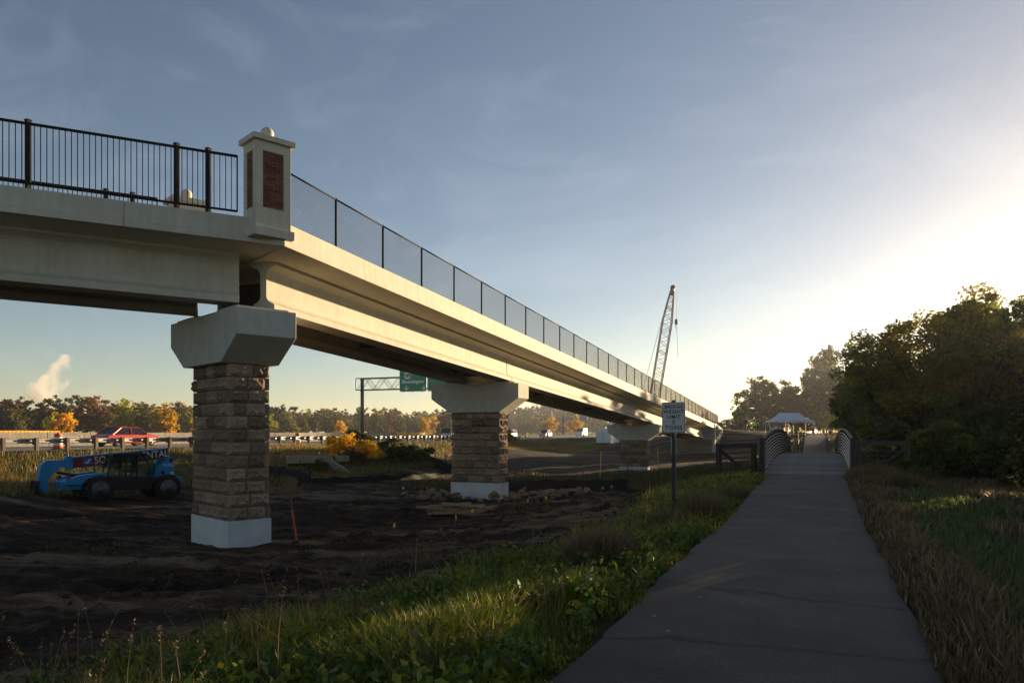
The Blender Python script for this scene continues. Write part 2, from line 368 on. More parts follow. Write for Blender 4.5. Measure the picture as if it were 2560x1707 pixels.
# tarmac path -------------------------------------------------------
def ribbon(name, ys, x0f, x1f, zf, mat, nxs=8, th=.0):
    V = []; ys = np.array(ys)
    xs0, xs1 = x0f(ys), x1f(ys); z = zf(ys)
    for j in range(len(ys)):
        for i in range(nxs + 1):
            u = i / nxs; V.append((xs0[j] * (1 - u) + xs1[j] * u, ys[j], z[j] + .02 * (1 - (2 * u - 1) ** 2)))
    J = np.arange(len(V)).reshape(len(ys), nxs + 1)
    F = np.stack([J[:-1, :-1], J[:-1, 1:], J[1:, 1:], J[1:, :-1]], -1).reshape(-1, 4)
    return obj(name, np_mesh(name, np.array(V), F, smooth=True), mat, kind='structure')
m, N, L, P_ = nodes('worn_tarmac'); t = N.new('ShaderNodeTexCoord')
ac = ramp(ntex(.9, 7), [(.28, (.040, .032, .026)), (.5, (.068, .055, .044)), (.62, (.086, .070, .056)), (.75, (.14, .115, .09))])
af = ramp(ntex(55, 5, None, .8), [(.33, (.5, .5, .5)), (.58, (1.1, 1.1, 1.1)), (.70, (3.4, 3.2, 3.0))])
ma = N.new('ShaderNodeMix'); ma.data_type = 'RGBA'; ma.blend_type = 'MULTIPLY'; ma.inputs['Factor'].default_value = 1; L.new(ac, ma.inputs[6]); L.new(af, ma.inputs[7])
# transverse cracks
wv = N.new('ShaderNodeMapping'); wv.inputs['Scale'].default_value = (.14, 1, 1); L.new(t.outputs['Object'], wv.inputs['Vector'])
ck = N.new('ShaderNodeTexVoronoi'); ck.feature = 'DISTANCE_TO_EDGE'; ck.inputs['Scale'].default_value = .11; 
dn = N.new('ShaderNodeTexNoise'); dn.inputs['Scale'].default_value = 1.6; dn.inputs['Detail'].default_value = 6; L.new(t.outputs['Object'], dn.inputs['Vector'])
av = N.new('ShaderNodeVectorMath'); av.operation = 'MULTIPLY_ADD'; av.inputs[1].default_value = (.5, .5, 0); L.new(dn.outputs['Color'], av.inputs[0]); L.new(wv.outputs['Vector'], av.inputs[2]); L.new(av.outputs['Vector'], ck.inputs['Vector'])
ckc = ramp(ck.outputs['Distance'], [(0, (.3, .3, .3)), (.0012, (.35, .35, .35)), (.0026, (1, 1, 1))])
mb = N.new('ShaderNodeMix'); mb.data_type = 'RGBA'; mb.blend_type = 'MULTIPLY'; mb.inputs['Factor'].default_value = 1; L.new(ma.outputs[2], mb.inputs[6]); L.new(ckc, mb.inputs[7])
L.new(mb.outputs[2], P_.inputs['Base Color']); P_.inputs['Roughness'].default_value = .8; P_.inputs['Specular IOR Level'].default_value = .35
bb = N.new('ShaderNodeBump'); bb.inputs['Strength'].default_value = .5; bb.inputs['Distance'].default_value = .012; L.new(ntex(70, 5), bb.inputs['Height']); L.new(bb.outputs['Normal'], P_.inputs['Normal'])
ASPH = m
wob = lambda y, s: (vnoise(y * .9, y * 0 + 3.3, s) - .5) * .08 + (vnoise(y * 3.5, y * 0, s + 5) - .5) * .05
ys1 = np.r_[np.arange(-8, 12, .2), np.arange(12, 28.85, .4), 28.85]
ribbon('path', ys1, lambda y: PATH_C - PATH_W + wob(y, 3), lambda y: PATH_C + PATH_W + wob(y, 9), lambda y: path_z(y) + .004, ASPH)
ys2 = np.arange(57.2, 150, .8)
ribbon('path', ys2, lambda y: PATH_C - PATH_W + wob(y, 3) - .0006 * np.maximum(y - 110, 0) ** 2, lambda y: PATH_C + PATH_W + wob(y, 9) - .0006 * np.maximum(y - 110, 0) ** 2, lambda y: path_z(y) + .02, ASPH)

# highway -----------------------------------------------------------
HWC = pmat('highway_concrete', (.20, .185, .165), .85, var=.18, scale=.6, bump=.1, bscale=30)
HZ = .585
obj('road', np_mesh('road', [(-92, -120, HZ), (-42.6, -120, HZ), (-42.6, 1400, HZ), (-92, 1400, HZ)], [[0, 1, 2, 3]]), HWC, kind='structure')
PAINTW = pmat('road_paint', (.7, .7, .66), .7, var=.2)
mk = MB()
for x, dash in ((-44.6, 0), (-54.2, 0), (-48.3, 1), (-51.5, 1)):
    if not dash: mk.box((x, 200, HZ + .004), (.12, 600, .001))
    else:
        for k in range(40): mk.box((x, -10 + k * 12.2, HZ + .004), (.12, 3, .001))
mk.build('road_marking', PAINTW, kind='structure')

# ------------------------------------------------------------------ the pedestrian bridge
YB, XB, BEND = 16.41, -15.0, R(48.3)
HB = BEND / 2; TB = math.tan(HB)
C0 = Vector((XB, YB, 0)); dL = Vector((-math.sin(BEND), -math.cos(BEND), 0)); nL = Vector((math.cos(BEND), -math.sin(BEND), 0))
nB = Vector((math.cos(HB), -math.sin(HB), 0)); vB = Vector((math.sin(HB), math.cos(HB), 0))
def zt(t): return 6.81 - .049 * t           # parapet top, main span, t metres past the bend
def ztl(t): return 6.93 + .044 * t          # left span
def pt_main(o, t, dz): return Vector((XB + o, YB + t, zt(t) + dz))
def pt_left(o, t, dz): return C0 + nL * o + dL * t + Vector((0, 0, ztl(t) + dz + (.12 if o < -2 else 0)))   # far edge stands a little higher
def sweep(sec, f, t0, t1, miter=False, n=1):
    """section [(o,dz)] swept from t0 to t1; miter: start on the bend's bisector"""
    mb = MB(); rings = []
    for k in range(n + 1):
        u = k / n; r = []
        for o, dz in sec:
            a = -o * TB if miter else t0
            r.append(f(o, a + (t1 - a) * u, dz))
        rings.append(r)
    return mb.loft(rings, smooth=False)
bridge = thing('pedestrian_bridge', 'long cream concrete footbridge bending at a brick pillar and sloping to the hill', 'footbridge', (XB, YB, -1.3))
def bpart(o): return abs_child(o, bridge)
MAIN_END = 82.2
PAR = [(2.70, 0), (2.70, -.385), (2.735, -.40), (2.735, -.60), (2.55, -.60), (2.55, -.38), (2.42, -.36), (2.42, 0)]
SLAB = [(2.545, -.385), (2.545, -.602), (1.72, -.665), (-1.72, -.665), (-2.545, -.602), (-2.545, -.385)]
bpart(sweep(SLAB, pt_main, 0, MAIN_END, True).build('deck_slab', CONC))
bpart(sweep(SLAB, pt_left, 0, 34, True).build('deck_slab', CONC))
flip = lambda sec: [(-o, z) for o, z in sec]
G_ = .006
def panels(f, sec, tstart, tend, first, step, side):
    ts = [tstart] + list(np.arange(first, tend - .8, step)) + [tend]
    for k in range(len(ts) - 1):
        mit = (k == 0)
        bpart(sweep(sec, f, ts[k] + G_, ts[k + 1] - G_, mit).build('parapet_panel', CONC))
panels(pt_main, PAR, 0, MAIN_END, 2.34, 3.2, 1); panels(pt_main, flip(PAR), 0, MAIN_END, 2.34, 3.2, -1)
panels(pt_left, PAR, 0, 34, 2.35, 3.2, 1); panels(pt_left, flip(PAR), 0, 34, 2.35, 3.2, -1)
# I-girders
def isec(c):
    q = [(.43, 0), (.43, -.075), (.26, -.125), (.16, -.18), (.115, -.26), (.10, -.36), (.10, -.86), (.115, -.94), (.16, -1.0), (.30, -1.075), (.355, -1.11), (.365, -1.14), (.365, -1.27)]
    return [(c + a, -.667 + b) for a, b in q] + [(c - a, -.667 + b) for a, b in reversed(q)]
GC = 1.28
for c in (GC, -GC):
    t0 = -c * TB + .28
    for a, b in ((t0, 16.35), (16.43, 49.0), (49.08, 81.4)):
        o = bpart(sweep(isec(c), pt_main, a, b).build('girder', CONC, bevel=.0))
    bpart(sweep(isec(c), pt_left, -c * TB + .42, 34).build('girder', CONC))
# diaphragms between the girders
for t in (.9, 8, 15.6, 17.2, 27, 38, 48.2, 49.9, 60, 71, 80.6):
    bpart(MB().box((XB, YB + t, zt(t) - 1.2), (2 * GC - .24, .16, .7)).build('diaphragm', STEELBR))
# chain-link fence on the main span --------------------------------
def fence_side(o, mirror):
    pos = list(np.arange(1.13, MAIN_END + 4.5, 2.44)); ts = [-abs(o) * TB * (1 if o > 0 else -1) + .2] + pos
    for t in pos:
        p = pt_main(o, t, 0); bpart(MB().bar(p - Vector((0, 0, .03)), p + Vector((0, 0, 1.39)), .033, n=8, smooth=True).build('fence_post', BLACK))
    for k in range(len(ts) - 1):
        a, b = pt_main(o, ts[k], 1.36), pt_main(o, ts[k + 1], 1.36)
        d = Vector((0, 0, 1.32)); bpart(MB().bar(a, b, .024, n=6, smooth=True).build('top_rail', BLACK)); bpart(MB().bar(a - d, b - d, .012, n=5).build('bottom_rail', BLACK))
        # woven mesh: two families of diagonal wires
        w = MB(); Lp = ts[k + 1] - ts[k]; hgt = 1.32; st = .078; r = .0040
        n0 = int((Lp + hgt) / st)
        for sgn in (1, -1):
            for i in range(n0):
                s0 = -hgt + i * st; x0, z0, x1, z1 = s0, 0, s0 + hgt, hgt
                if x0 < 0: z0 -= x0; x0 = 0
                if x1 > Lp: z1 -= x1 - Lp; x1 = Lp
                if x1 - x0 < .02: continue
                if sgn < 0: x0, x1 = Lp - x0, Lp - x1
                w.bar(pt_main(o, ts[k] + x0, .04 + z0), pt_main(o, ts[k] + x1, .04 + z1), r, n=3)
        bpart(w.build('fence_mesh', WIRE, kind='stuff'))
fence_side(2.58, 1); fence_side(-2.58, -1)
# picket railing on the left span ----------------------------------
def railing(o, sg, detailed):
    u0 = -abs(o) * TB * sg
    sh = lambda s_: u0 + s_                                      # s_ measured from the outer corner
    nodes_ = [1.03, 1.69, 2.39, 5.46, 8.53, 11.6, 14.67, 17.74] + ([20.8, 23.9, 27, 30] if not detailed else [20.8])
    if not detailed: nodes_ = [1.03 + 0] + nodes_[1:]
    bal = MB().box((0, 0, .5), (.018, .018, 1.0)).mesh('baluster'); bal.materials.append(BLACK)
    for k, a in enumerate(nodes_):
        p = pt_left(o, sh(a), 0)
        if k == 0: continue
        bpart(MB().box((0, 0, .775), (.095, .095, 1.55)).box((0, 0, 1.565), (.115, .115, .03)).box((0, 0, .01), (.2, .2, .02)).build('railing_post', BLACK)).location = p
        bpart_last = None
    for k in range(len(nodes_) - 1):
        a, b = nodes_[k], nodes_[k + 1]
        g0 = .0 if k == 0 else .06
        for zz, hh, nm in ((1.49, .055, 'top_rail'), (.145, .045, 'bottom_rail')):
            bpart(MB().bar(pt_left(o, sh(a + g0), zz), pt_left(o, sh(b - .06), zz), .05, hh).build(nm, BLACK))
        mb = MB()
        vis = detailed and a < 8
        nb = max(2, int(round((b - a) / .124))); zs = []
        for i in range(1, nb):
            s_ = a + (b - a) * i / nb
            if vis: zs.append(s_)
            else: mb.bar(pt_left(o, sh(s_), .16), pt_left(o, sh(s_), 1.48), .018)
        if k == 0: mb.bar(pt_left(o, sh(a), .13), pt_left(o, sh(a), 1.51), .025)
        if mb.v: bpart(mb.build('balusters', BLACK, kind='stuff'))
        for s_ in zs:
            q = bpart(obj('baluster', bal)); q.location = pt_left(o, sh(s_), .16); q.scale = (1, 1, 1.32); q.rotation_euler = (0, 0, -BEND)
railing(2.56, 1, True); railing(-2.56, -1, False)

# brick pillars at the bend -----------------------------------------
BRM = [MB().box((0, 0, 0), (.203 * k, .06, .062)).mesh('brick') for k in (1, .48)]
for b_ in BRM: b_.materials.append(BRICK)
def pillar(center, zb, name_label):
    root = MB()
    hw, hd, zb0, ztop = .46, .34, zb, zb + 2.21
    # shaft with recessed panels: four corner posts, head and foot
    fw = .19; z1, z2 = zb + .60, zb + 1.98
    for sx in (-1, 1):
        for sy in (-1, 1): root.box((sx * (hw - fw / 2), sy * (hd - .06), (z1 + z2) / 2), (fw, .12, z2 - z1))
        root.box((sx * (hw - .06), 0, (z1 + z2) / 2), (.10, 2 * hd - .60 + .24, z2 - z1)) if False else None
    sfw = .17
    for sx in (-1, 1):
        for sy in (-1, 1): root.box((sx * (hw - .061), sy * (hd - .12 - (sfw - .12) / 2), (z1 + z2) / 2), (.118, sfw - .12, z2 - z1))
    root.box((0, 0, (z1 + z2) / 2), (2 * hw - .16, 2 * hd - .16, z2 - z1))                       # core behind the bricks
    root.box((0, 0, (zb + z1) / 2), (2 * hw, 2 * hd, z1 - zb)); root.box((0, 0, (z2 + ztop) / 2), (2 * hw, 2 * hd, ztop - z2))
    p = root.build('brick_pillar', CONC, bevel=.008); bpart(p); p.location = center; p.rotation_euler = (0, 0, math.atan2(vB.y, vB.x))
    band = MB().box((0, .0, zb + .0), (2 * hw + .12, 2 * hd + .16, .21)).build('base_band', CONC, p, bevel=.006)
    capm = MB().box((0, 0, ztop + .065), (1.1, .86, .13)); capm.lathe([(.52, .131), (.10, .17)], (0, 0, ztop), 4, Matrix.Scale(.78, 4, (0, 1, 0)) @ Matrix.Rotation(R(45), 4, 'Z'), smooth=False)
    capm.build('pillar_cap', CONC, p, bevel=.006)
    MB().lathe([(.05, .0), (.11, .02)] + [(.165 * math.cos(a), .17 + .165 * math.sin(a)) for a in np.linspace(-1.0, 1.5, 9)], (0, 0, ztop + .15), 20).build('ball_finial', CONC, p)
    # bricks on the four faces (local x along the bridge face, y outward)
    for face in range(4):
        wid = (2 * hw - 2 * fw) if face % 2 == 0 else (2 * hd - 2 * sfw)
        dist = (hd if face % 2 == 0 else hw) - .045
        ang = face * math.pi / 2 + math.pi
        nrow = 20; rh = (z2 - z1) / nrow
        for r_ in range(nrow):
            x = -wid / 2 + .004; off = (r_ % 2) * .106
            first = True
            while x < wid / 2 - .03:
                ln = (.106 if (first and r_ % 2) else .213); ln = min(ln, wid / 2 - x)
                o = obj('brick', BRM[0], None, p)
                o.scale = ((ln - .011) / .203, 1, (rh - .011) / .062)
                cx, cz = x + ln / 2, z1 + (r_ + .5) * rh; dd = dist + random.uniform(-.003, .003)
                ca, sa = math.cos(ang), math.sin(ang)
                o.location = (cx * ca - dd * sa, cx * sa + dd * ca, cz); o.rotation_euler = (0, 0, ang)
                x += ln; first = False
    return p
pc = Vector((-12.70, 15.06, 0))
pil1 = pillar(pc, 6.53, '')
pillar(pc - nB * 5.62 + vB * .12, 6.33, '')

# ------------------------------------------------------------------ piers
def stone_mesh(seed, nxs=8, nzs=5):
    rs = np.random.RandomState(seed); V = []; 
    gxx = np.linspace(-.5, .5, nxs); gzz = np.linspace(-.5, .5, nzs)
    for z in gzz:
        for x in gxx:
            e = min(.5 - abs(x), (.5 - abs(z)) * .6); e = min(1, e / .10)
            d = (.012 + .045 * e * (rs.rand() ** 1.2) + .012 * e) if e > 0 else 0
            j = .35 * e
            V.append((x + (rs.rand() - .5) * j / nxs, d, z + (rs.rand() - .5) * j / nzs))
    F = []
    for j in range(nzs - 1):
        for i in range(nxs - 1):
            a = j * nxs + i
            F += [(a, a + nxs, a + nxs + 1), (a, a + nxs + 1, a + 1)] if (i + j + seed) % 2 else [(a, a + nxs, a + 1), (a + 1, a + nxs, a + nxs + 1)]
    n0 = len(V); V += [(-.5, -.13, -.5), (.5, -.13, -.5), (.5, -.13, .5), (-.5, -.13, .5)]
    c = [0, nxs - 1, nxs * nzs - 1, nxs * (nzs - 1)]
    F += [(n0, n0 + 1, c[1]), (n0, c[1], c[0])] if False else []
    bot = list(range(0, nxs)); top = list(range(nxs * (nzs - 1), nxs * nzs)); lef = [k * nxs for k in range(nzs)]; rig = [k * nxs + nxs - 1 for k in range(nzs)]
    F += [[n0] + [n0 + 1] + bot[::-1], [n0 + 3] + top + [n0 + 2], [n0] + lef + [n0 + 3], [n0 + 1, n0 + 2] + rig[::-1]]
    me = bpy.data.meshes.new('stone'); me.from_pydata(V, [], F); bm_fix(me); me.materials.append(STONE); return me
STM = [stone_mesh(k) for k in range(10)]
def stone_at(parent, cx, cy, cz, ang, ln, ht, rs):
    """face centre (cx,cy,cz), outward direction ang"""
    o = obj('stone', rs.choice(STM), None, parent)
    o.location = (cx, cy, cz); o.rotation_euler = (0, 0, ang - math.pi / 2)
    o.scale = (ln - .016, 1.35 + rs.uniform(-.2, .6), ht - .022)
    return o
def pier(label, cx, cy, rz, L_, D_, capD, ztop, zbase, zground, courses, seed):
    rs = random.Random(seed)
    root = thing('bridge_pier', label, 'bridge pier', (cx, cy, zground), rz, 'stone clad piers carrying the footbridge')
    z0 = zbase - zground; z1 = ztop - 1.33 - zground
    MB().box((0, 0, (z0 + z1) / 2), (L_ - .2, D_ - .2, z1 - z0)).build('column_core', MORTAR, root)
    MB().box((0, 0, (z0 - .9) / 2), (L_ + .06, D_ + .06, z0 + .9)).build('pier_base', BASEW, root, bevel=.012)
    ch = (z1 - z0) / courses
    for i in range(courses):
        own = i % 2 == 0; zc = z0 + (i + .5) * ch
        for face in range(4):
            long_ = face % 2 == 0; full = L_ if long_ else D_; dist = (D_ if long_ else L_) / 2 - .015
            owns = own if long_ else not own
            ln = full - .02 if owns else full - .26
            nst = max(1, int(round(ln / (.62 if long_ else .62)))); 
            if not long_: nst = 2
            ws = [rs.uniform(.6, 1.4) for _ in range(nst)]; sw = sum(ws); x = -ln / 2
            ang = face * math.pi / 2 - math.pi / 2
            for w in ws:
                l = w / sw * ln; m_ = x + l / 2; x += l
                ca, sa = math.cos(ang), math.sin(ang)
                stone_at(root, dist * ca - m_ * sa, dist * sa + m_ * ca, zc, ang, l, ch, rs)
    # hammerhead cap
    h = ztop - zground; cp = MB()
    poly = [(-2.25, h), (2.25, h), (2.25, h - .68), (1.28, h - 1.33), (-1.28, h - 1.33), (-2.25, h - .68)]
    cp.extrude(poly, -capD / 2, capD / 2, 'xz'); cp.build('pier_cap', CONCG, root, bevel=.02)
    for s_ in (-1, 1):
        MB().box((s_ * 1.4, 0, h + .035), (1.25, capD - .22, .07)).box((s_ * 1.33, 0, h + .085), (.9, capD - .34, .035)).build('bearing_seat', CONCG, root, bevel=.008)
        for q in (-1, 1): MB().box((s_ * 1.3, q * capD * .24, h + .12), (.5, .25, .06)).build('bearing_pad', RUBBER, root)
    return root
pier('nearest stone clad bridge pier, at the bend under the brick pillar, with white base', -15.12, 16.42, -HB, 2.42, 1.15, 1.62, 4.80, -.66, -1.35, 12, 1)
pier('middle stone clad bridge pier with white base standing in a ring of broken rocks', -15.02, 32.8, 0, 2.5, .98, 1.36, 3.93, -.71, -1.45, 10, 2)
pier('farthest stone clad bridge pier, behind the bridge weight limit sign and weeds', -15.02, 65.5, 0, 2.45, .98, 1.36, 2.33, -1.32, -1.68, 7, 3)

# abutment at the far end -------------------------------------------
ab = thing('bridge_abutment', 'concrete and stone abutment where the footbridge meets the earth bank', 'abutment', (-15, 98.3, -1.4))
a_ = lambda o: o
zd = zt(98 - YB)
MB().box((0, .5, 1.1), (5.5, .8, 2.2)).build('abutment_wall', CONCG, ab, bevel=.02)
MB().box((0, .35, 2.42), (5.6, 1.1, .45)).build('bearing_shelf', CONCG, ab, bevel=.02)
for s_ in (-1, 1):
    MB().box((s_ * 2.58, .05, 1.1), (.36, .3, 2.2)).build('pilaster', CONCG, ab, bevel=.01)
    MB().box((s_ * 2.45, .3, 3.35), (.75, 1.2, 1.5)).build('end_block', CONCG, ab, bevel=.02)
    MB().extrude([(.9, 0), (9, 0), (9, 3.3), (.9, 4.05)], s_ * 2.55 - .15, s_ * 2.55 + .15, 'yz').build('wing_wall', CONCG, ab)
    MB().extrude([(.9, 4.052), (9, 3.302), (9, 3.5), (.9, 4.25)], s_ * 2.55 - .2, s_ * 2.55 + .2, 'yz').build('coping', CONC, ab)
MB().box((0, 1.1, 3.2), (5, .4, 1.7)).build('back_wall', CONCG, ab)
MB().box((0, .075, 1.07), (4.8, .05, 2.1)).build('wall_panel', MORTAR, ab)
rs = random.Random(5)
for i in range(6):
    x = -2.36
    while x < 2.3:
        l = rs.uniform(.5, .95); l = min(l, 2.38 - x)
        if l > .15: stone_at(ab, x + l / 2, .115, .18 + i * .345, -math.pi / 2, l, .345, rs)
        x += l
for i in range(11):
    y = .95; top = 4.0 - .0
    while y < 8.8:
        l = rs.uniform(.5, .9); z = .18 + i * .345
        if z + .2 < 4.05 - (y + l - .9) * .0926: stone_at(ab, 2.71, y + l / 2, z, 0, l, .345, rs)
        y += l

# ------------------------------------------------------------------ lettering
def text_mesh(body, size, bold=0.0, depth=.002, ax='CENTER', sx=1.0, space=1.0):
    cu = bpy.data.curves.new('lettering', 'FONT'); cu.body = body; cu.size = size; cu.align_x = ax; cu.align_y = 'CENTER'
    cu.extrude = depth; cu.offset = bold; cu.resolution_u = 3; cu.space_character = space
    o = bpy.data.objects.new('tmp', cu); COL.objects.link(o)
    dg = bpy.context.evaluated_depsgraph_get(); me = bpy.data.meshes.new_from_object(o.evaluated_get(dg))
    bpy.data.objects.remove(o); bpy.data.curves.remove(cu)
    me.name = 'lettering'; me.transform(Matrix.Scale(sx, 4, (1, 0, 0)))
    me.transform(Matrix.Rotation(R(90), 4, 'X'))            # upright, facing -y
    return me
def rrect(w, h, r, n=5):
    p = []
    for cx, cy, a0 in ((w / 2 - r, h / 2 - r, 0), (-w / 2 + r, h / 2 - r, 90), (-w / 2 + r, -h / 2 + r, 180), (w / 2 - r, -h / 2 + r, 270)):
        for k in range(n): a = R(a0 + 90 * k / (n - 1)); p.append((cx + r * math.cos(a), cy + r * math.sin(a)))
    return p

# ------------------------------------------------------------------ weight limit sign
SIGNW = pmat('sign_white', (.47, .46, .43), .45, var=.05, spec=.5)
SIGNK = pmat('sign_black', (.015, .015, .015), .5, var=.1)
POSTG = pmat('post_steel', (.055, .058, .062), .5, metal=.5, var=.3)
sg = thing('weight_limit_sign', 'white bridge weight limit sign on a perforated steel post beside the path', 'sign', (-2.68, 15.15, H1(-2.68, 15.15)), R(3))
zs = 1.95 - sg.location.z
pm = MB()
pm.box((0, .02, zs / 2 + .1), (.075, .012, zs + .5)); pm.box((-.034, .0, zs / 2 + .1), (.01, .045, zs + .5)); pm.box((.034, 0, zs / 2 + .1), (.01, .045, zs + .5))
po = pm.build('post', POSTG, sg)
for k in range(30): MB().box((0, .0125, .12 + k * .05), (.016, .003, .016)).build('punched_hole', SIGNK, po)
pl = MB(); pl.extrude(rrect(.458, .612, .035), -.034, -.03, 'xz', Matrix.Translation((0, 0, zs))); pl.build('sign_plate', GALV, sg)
f1 = MB(); f1.extrude(rrect(.452, .606, .034), -.0365, -.0345, 'xz', Matrix.Translation((0, 0, zs))); fb = f1.build('sign_face', SIGNW, sg)
# black border ring
oo = rrect(.440, .594, .03); ii = rrect(.424, .578, .024)
ring = MB(); n = len(oo); ring.add([(x, -.0375, z + zs) for x, z in oo] + [(x, -.0375, z + zs) for x, z in ii] + [(x, -.036, z + zs) for x, z in oo] + [(x, -.036, z + zs) for x, z in ii],
    [(i, (i + 1) % n, n + (i + 1) % n, n + i) for i in range(n)])
ring.build('border', SIGNK, fb)
for body, dz, size, sp in (('BRIDGE', .213, .098, 1.12), ('WEIGHT', .113, .098, 1.08), ('LIMIT', .012, .098, 1.16), ('5', -.093, .118, 1), ('TONS', -.207, .116, 1.14)):
    o = obj('lettering', text_mesh(body, size, .0024, .001, space=sp), SIGNK, fb); o.location = (0, -.0375, zs + dz)
for dz in (.27, -.27): MB().bar((0, -.03, zs + dz), (0, -.042, zs + dz), .008, n=6).build('bolt', GALV, sg)

# ------------------------------------------------------------------ arched footbridge over the creek
fbz = lambda y: .16 + (y - 29) * (-.24 / 28) + .50 * (1 - ((y - 43) / 14) ** 2)
PIPE = pmat('pipe_rail_steel', (.16, .145, .13), .38, metal=.6, var=.2)
fbr = thing('arched_footbridge', 'small arched footbridge with plank deck and brown steel pipe railings over the creek', 'footbridge', (-.41, 43, 0))
plk = MB().box((0, 0, 0), (2.9, .285, .05)).mesh('plank'); plk.materials.append(WOODP)
y = 29.0
while y < 57:
    o = obj('plank', plk, None, fbr); sl = (fbz(y + .1) - fbz(y - .1)) / .2
    o.location = (0, y + .145 - 43, fbz(y + .145) - .025 + random.uniform(-.003, .003)); o.rotation_euler = (math.atan(sl), 0, 0); y += .292
ysr = np.linspace(29, 57, 29)
for sx in (-1, 1):
    X = sx * 1.52
    MB().tube([(X, yy - 43, fbz(yy) - .16) for yy in ysr], .11, 6).build('bottom_chord', STEELBR, fbr)
    MB().tube([(X, yy - 43, fbz(yy) + 1.26 - .06 * ((yy - 43) / 14) ** 2) for yy in ysr], .062, 6).build('top_rail', STEELBR, fbr)
    for k in range(8):
        MB().tube([(X - sx * .07, yy - 43, fbz(yy) + .12 + k * .137) for yy in ysr], .021, 6).build('pipe_rail', PIPE, fbr)
    for k in range(15):
        yy = 29 + k * 2
        MB().box((X, yy - 43, fbz(yy) + .5), ((.16 if k in (0, 14) else .09), (.16 if k in (0, 14) else .09), 1.52 if k not in (0, 14) else 1.62)).build('railing_post', STEELBR, fbr)
ABUT = pmat('creek_abutment', (.24, .22, .2), .9, var=.2)
for yy in (28.6, 57.4): MB().box((0, yy - 43, -.75), (3.2, .55, 1.75)).build('bridge_seat', ABUT, fbr)

# ------------------------------------------------------------------ timber wing fences at the footbridge
def gate(label, a, b, hgt, diag):
    a, b = Vector((*a, H1(*a))), Vector((*b, H1(*b))); g = thing('wing_fence', label, 'fence', a, 0, 'steel wing fences beside the footbridge')
    d = b - a; d.z = 0; zz = max(a.z, b.z) - a.z
    for p in (Vector((0, 0, 0)), Vector((d.x, d.y, b.z - a.z))):
        MB().box((p.x, p.y, (zz + hgt + p.z - .5) / 2), (.15, .15, zz + hgt - p.z + .5), math.atan2(d.y, d.x)).build('post', STEELBR, g)
    top = Vector((0, 0, zz + hgt - .08))
    MB().bar(top, top + d, .12, .15).build('top_rail', STEELBR, g)
    for k in range(6):
        q = Vector((0, 0, zz + hgt - .34 - k * .175)); MB().bar(q, q + d, .035, .035).build('bar', STEELBR, g)
    q0, q1 = Vector((0, 0, zz + hgt - .2)), Vector((d.x * .85, d.y * .85, zz + .12))
    if diag < 0: q0, q1 = Vector((d.x, d.y, zz + hgt - .2)), Vector((d.x * .15, d.y * .15, zz + .12))
    off = Vector((.03, -.09, 0)); MB().bar(q0 + off, q1 + off, .05, .11).build('diagonal_brace', STEELBR, g)
gate('brown rail fence with diagonal brace left of the arched footbridge', (-3.2, 26.8), (-2.2, 28.8), 1.27, 1)
gate('brown rail fence against dark trees right of the arched footbridge', (1.30, 29.0), (2.75, 28.6), 1.33, -1)

# ------------------------------------------------------------------ highway furniture
gr = thing('guardrail', 'long galvanised steel guardrail on timber posts along the highway shoulder', 'guardrail', (-41.5, 20, HZ))
TPOST = pmat('guardrail_timber', (.16, .12, .09), .9, var=.3, scale=6, rnd=.25)
gp = MB().box((.20, 0, .05), (.20, .17, 1.45)).mesh('post'); gp.materials.append(TPOST)
bk = MB().box((.02, 0, .55), (.15, .16, .36)).mesh('spacer_block'); bk.materials.append(TPOST)
W_ = [(-.10, .70), (-.02, .655), (-.02, .62), (-.10, .575), (-.10, .53), (-.02, .485), (-.02, .45), (-.10, .405)]
W_ = [(a - .0, b + .04) for a, b in W_]
def wbeam(y0, y1, root, x=-.06):
    mb = MB(); out = [(a + x, b) for a, b in W_]; inn = [(a + x + .012, b) for a, b in W_][::-1]
    mb.loft([[(a, yy, b) for a, b in out + inn] for yy in (y0, y1)], smooth=False); mb.build('rail', GALV, root)
k = 0; yy = 0.1
while yy < 76:
    for me_ in (gp, bk): o = obj(me_.name, me_, None, gr, loc=(0, yy - .05, 0))
    if k % 2 == 0: wbeam(yy + .012, yy + 3.80, gr)
    yy += 1.905; k += 1

BARR = pmat('barrier_concrete', (.33, .29, .235), .9, var=.2, scale=1.5, bump=.2, streak=.25, rnd=.15)
jb = MB(); jp = [(-.30, 0), (-.30, .09), (-.165, .34), (-.085, 1.06), (.085, 1.06), (.165, .34), (.30, .09), (.30, 0)]
jb.extrude(jp, -1.875, 1.875, 'xz'); jbm = jb.mesh('concrete_barrier'); jbm.materials.append(BARR)
yy = 24
while yy < 94:
    o = obj('concrete_barrier', jbm, None, loc=(-56.3, yy, HZ)); o.rotation_euler = (0, 0, random.uniform(-.006, .006))
    tag(o, 'tan concrete barrier segment in the line behind the highway guardrail', 'barrier', 'concrete barrier segments along the highway'); yy += 3.81
CHALK = pmat('chalk_mark', (.6, .58, .52), .9, var=.2)
def strip(mb, a, b, w=.035):
    mb.bar((-56.3 + .30, a[0], HZ + a[1]), (-56.3 + .26, b[0], HZ + b[1]), w, .004, up=(1, 0, .15))
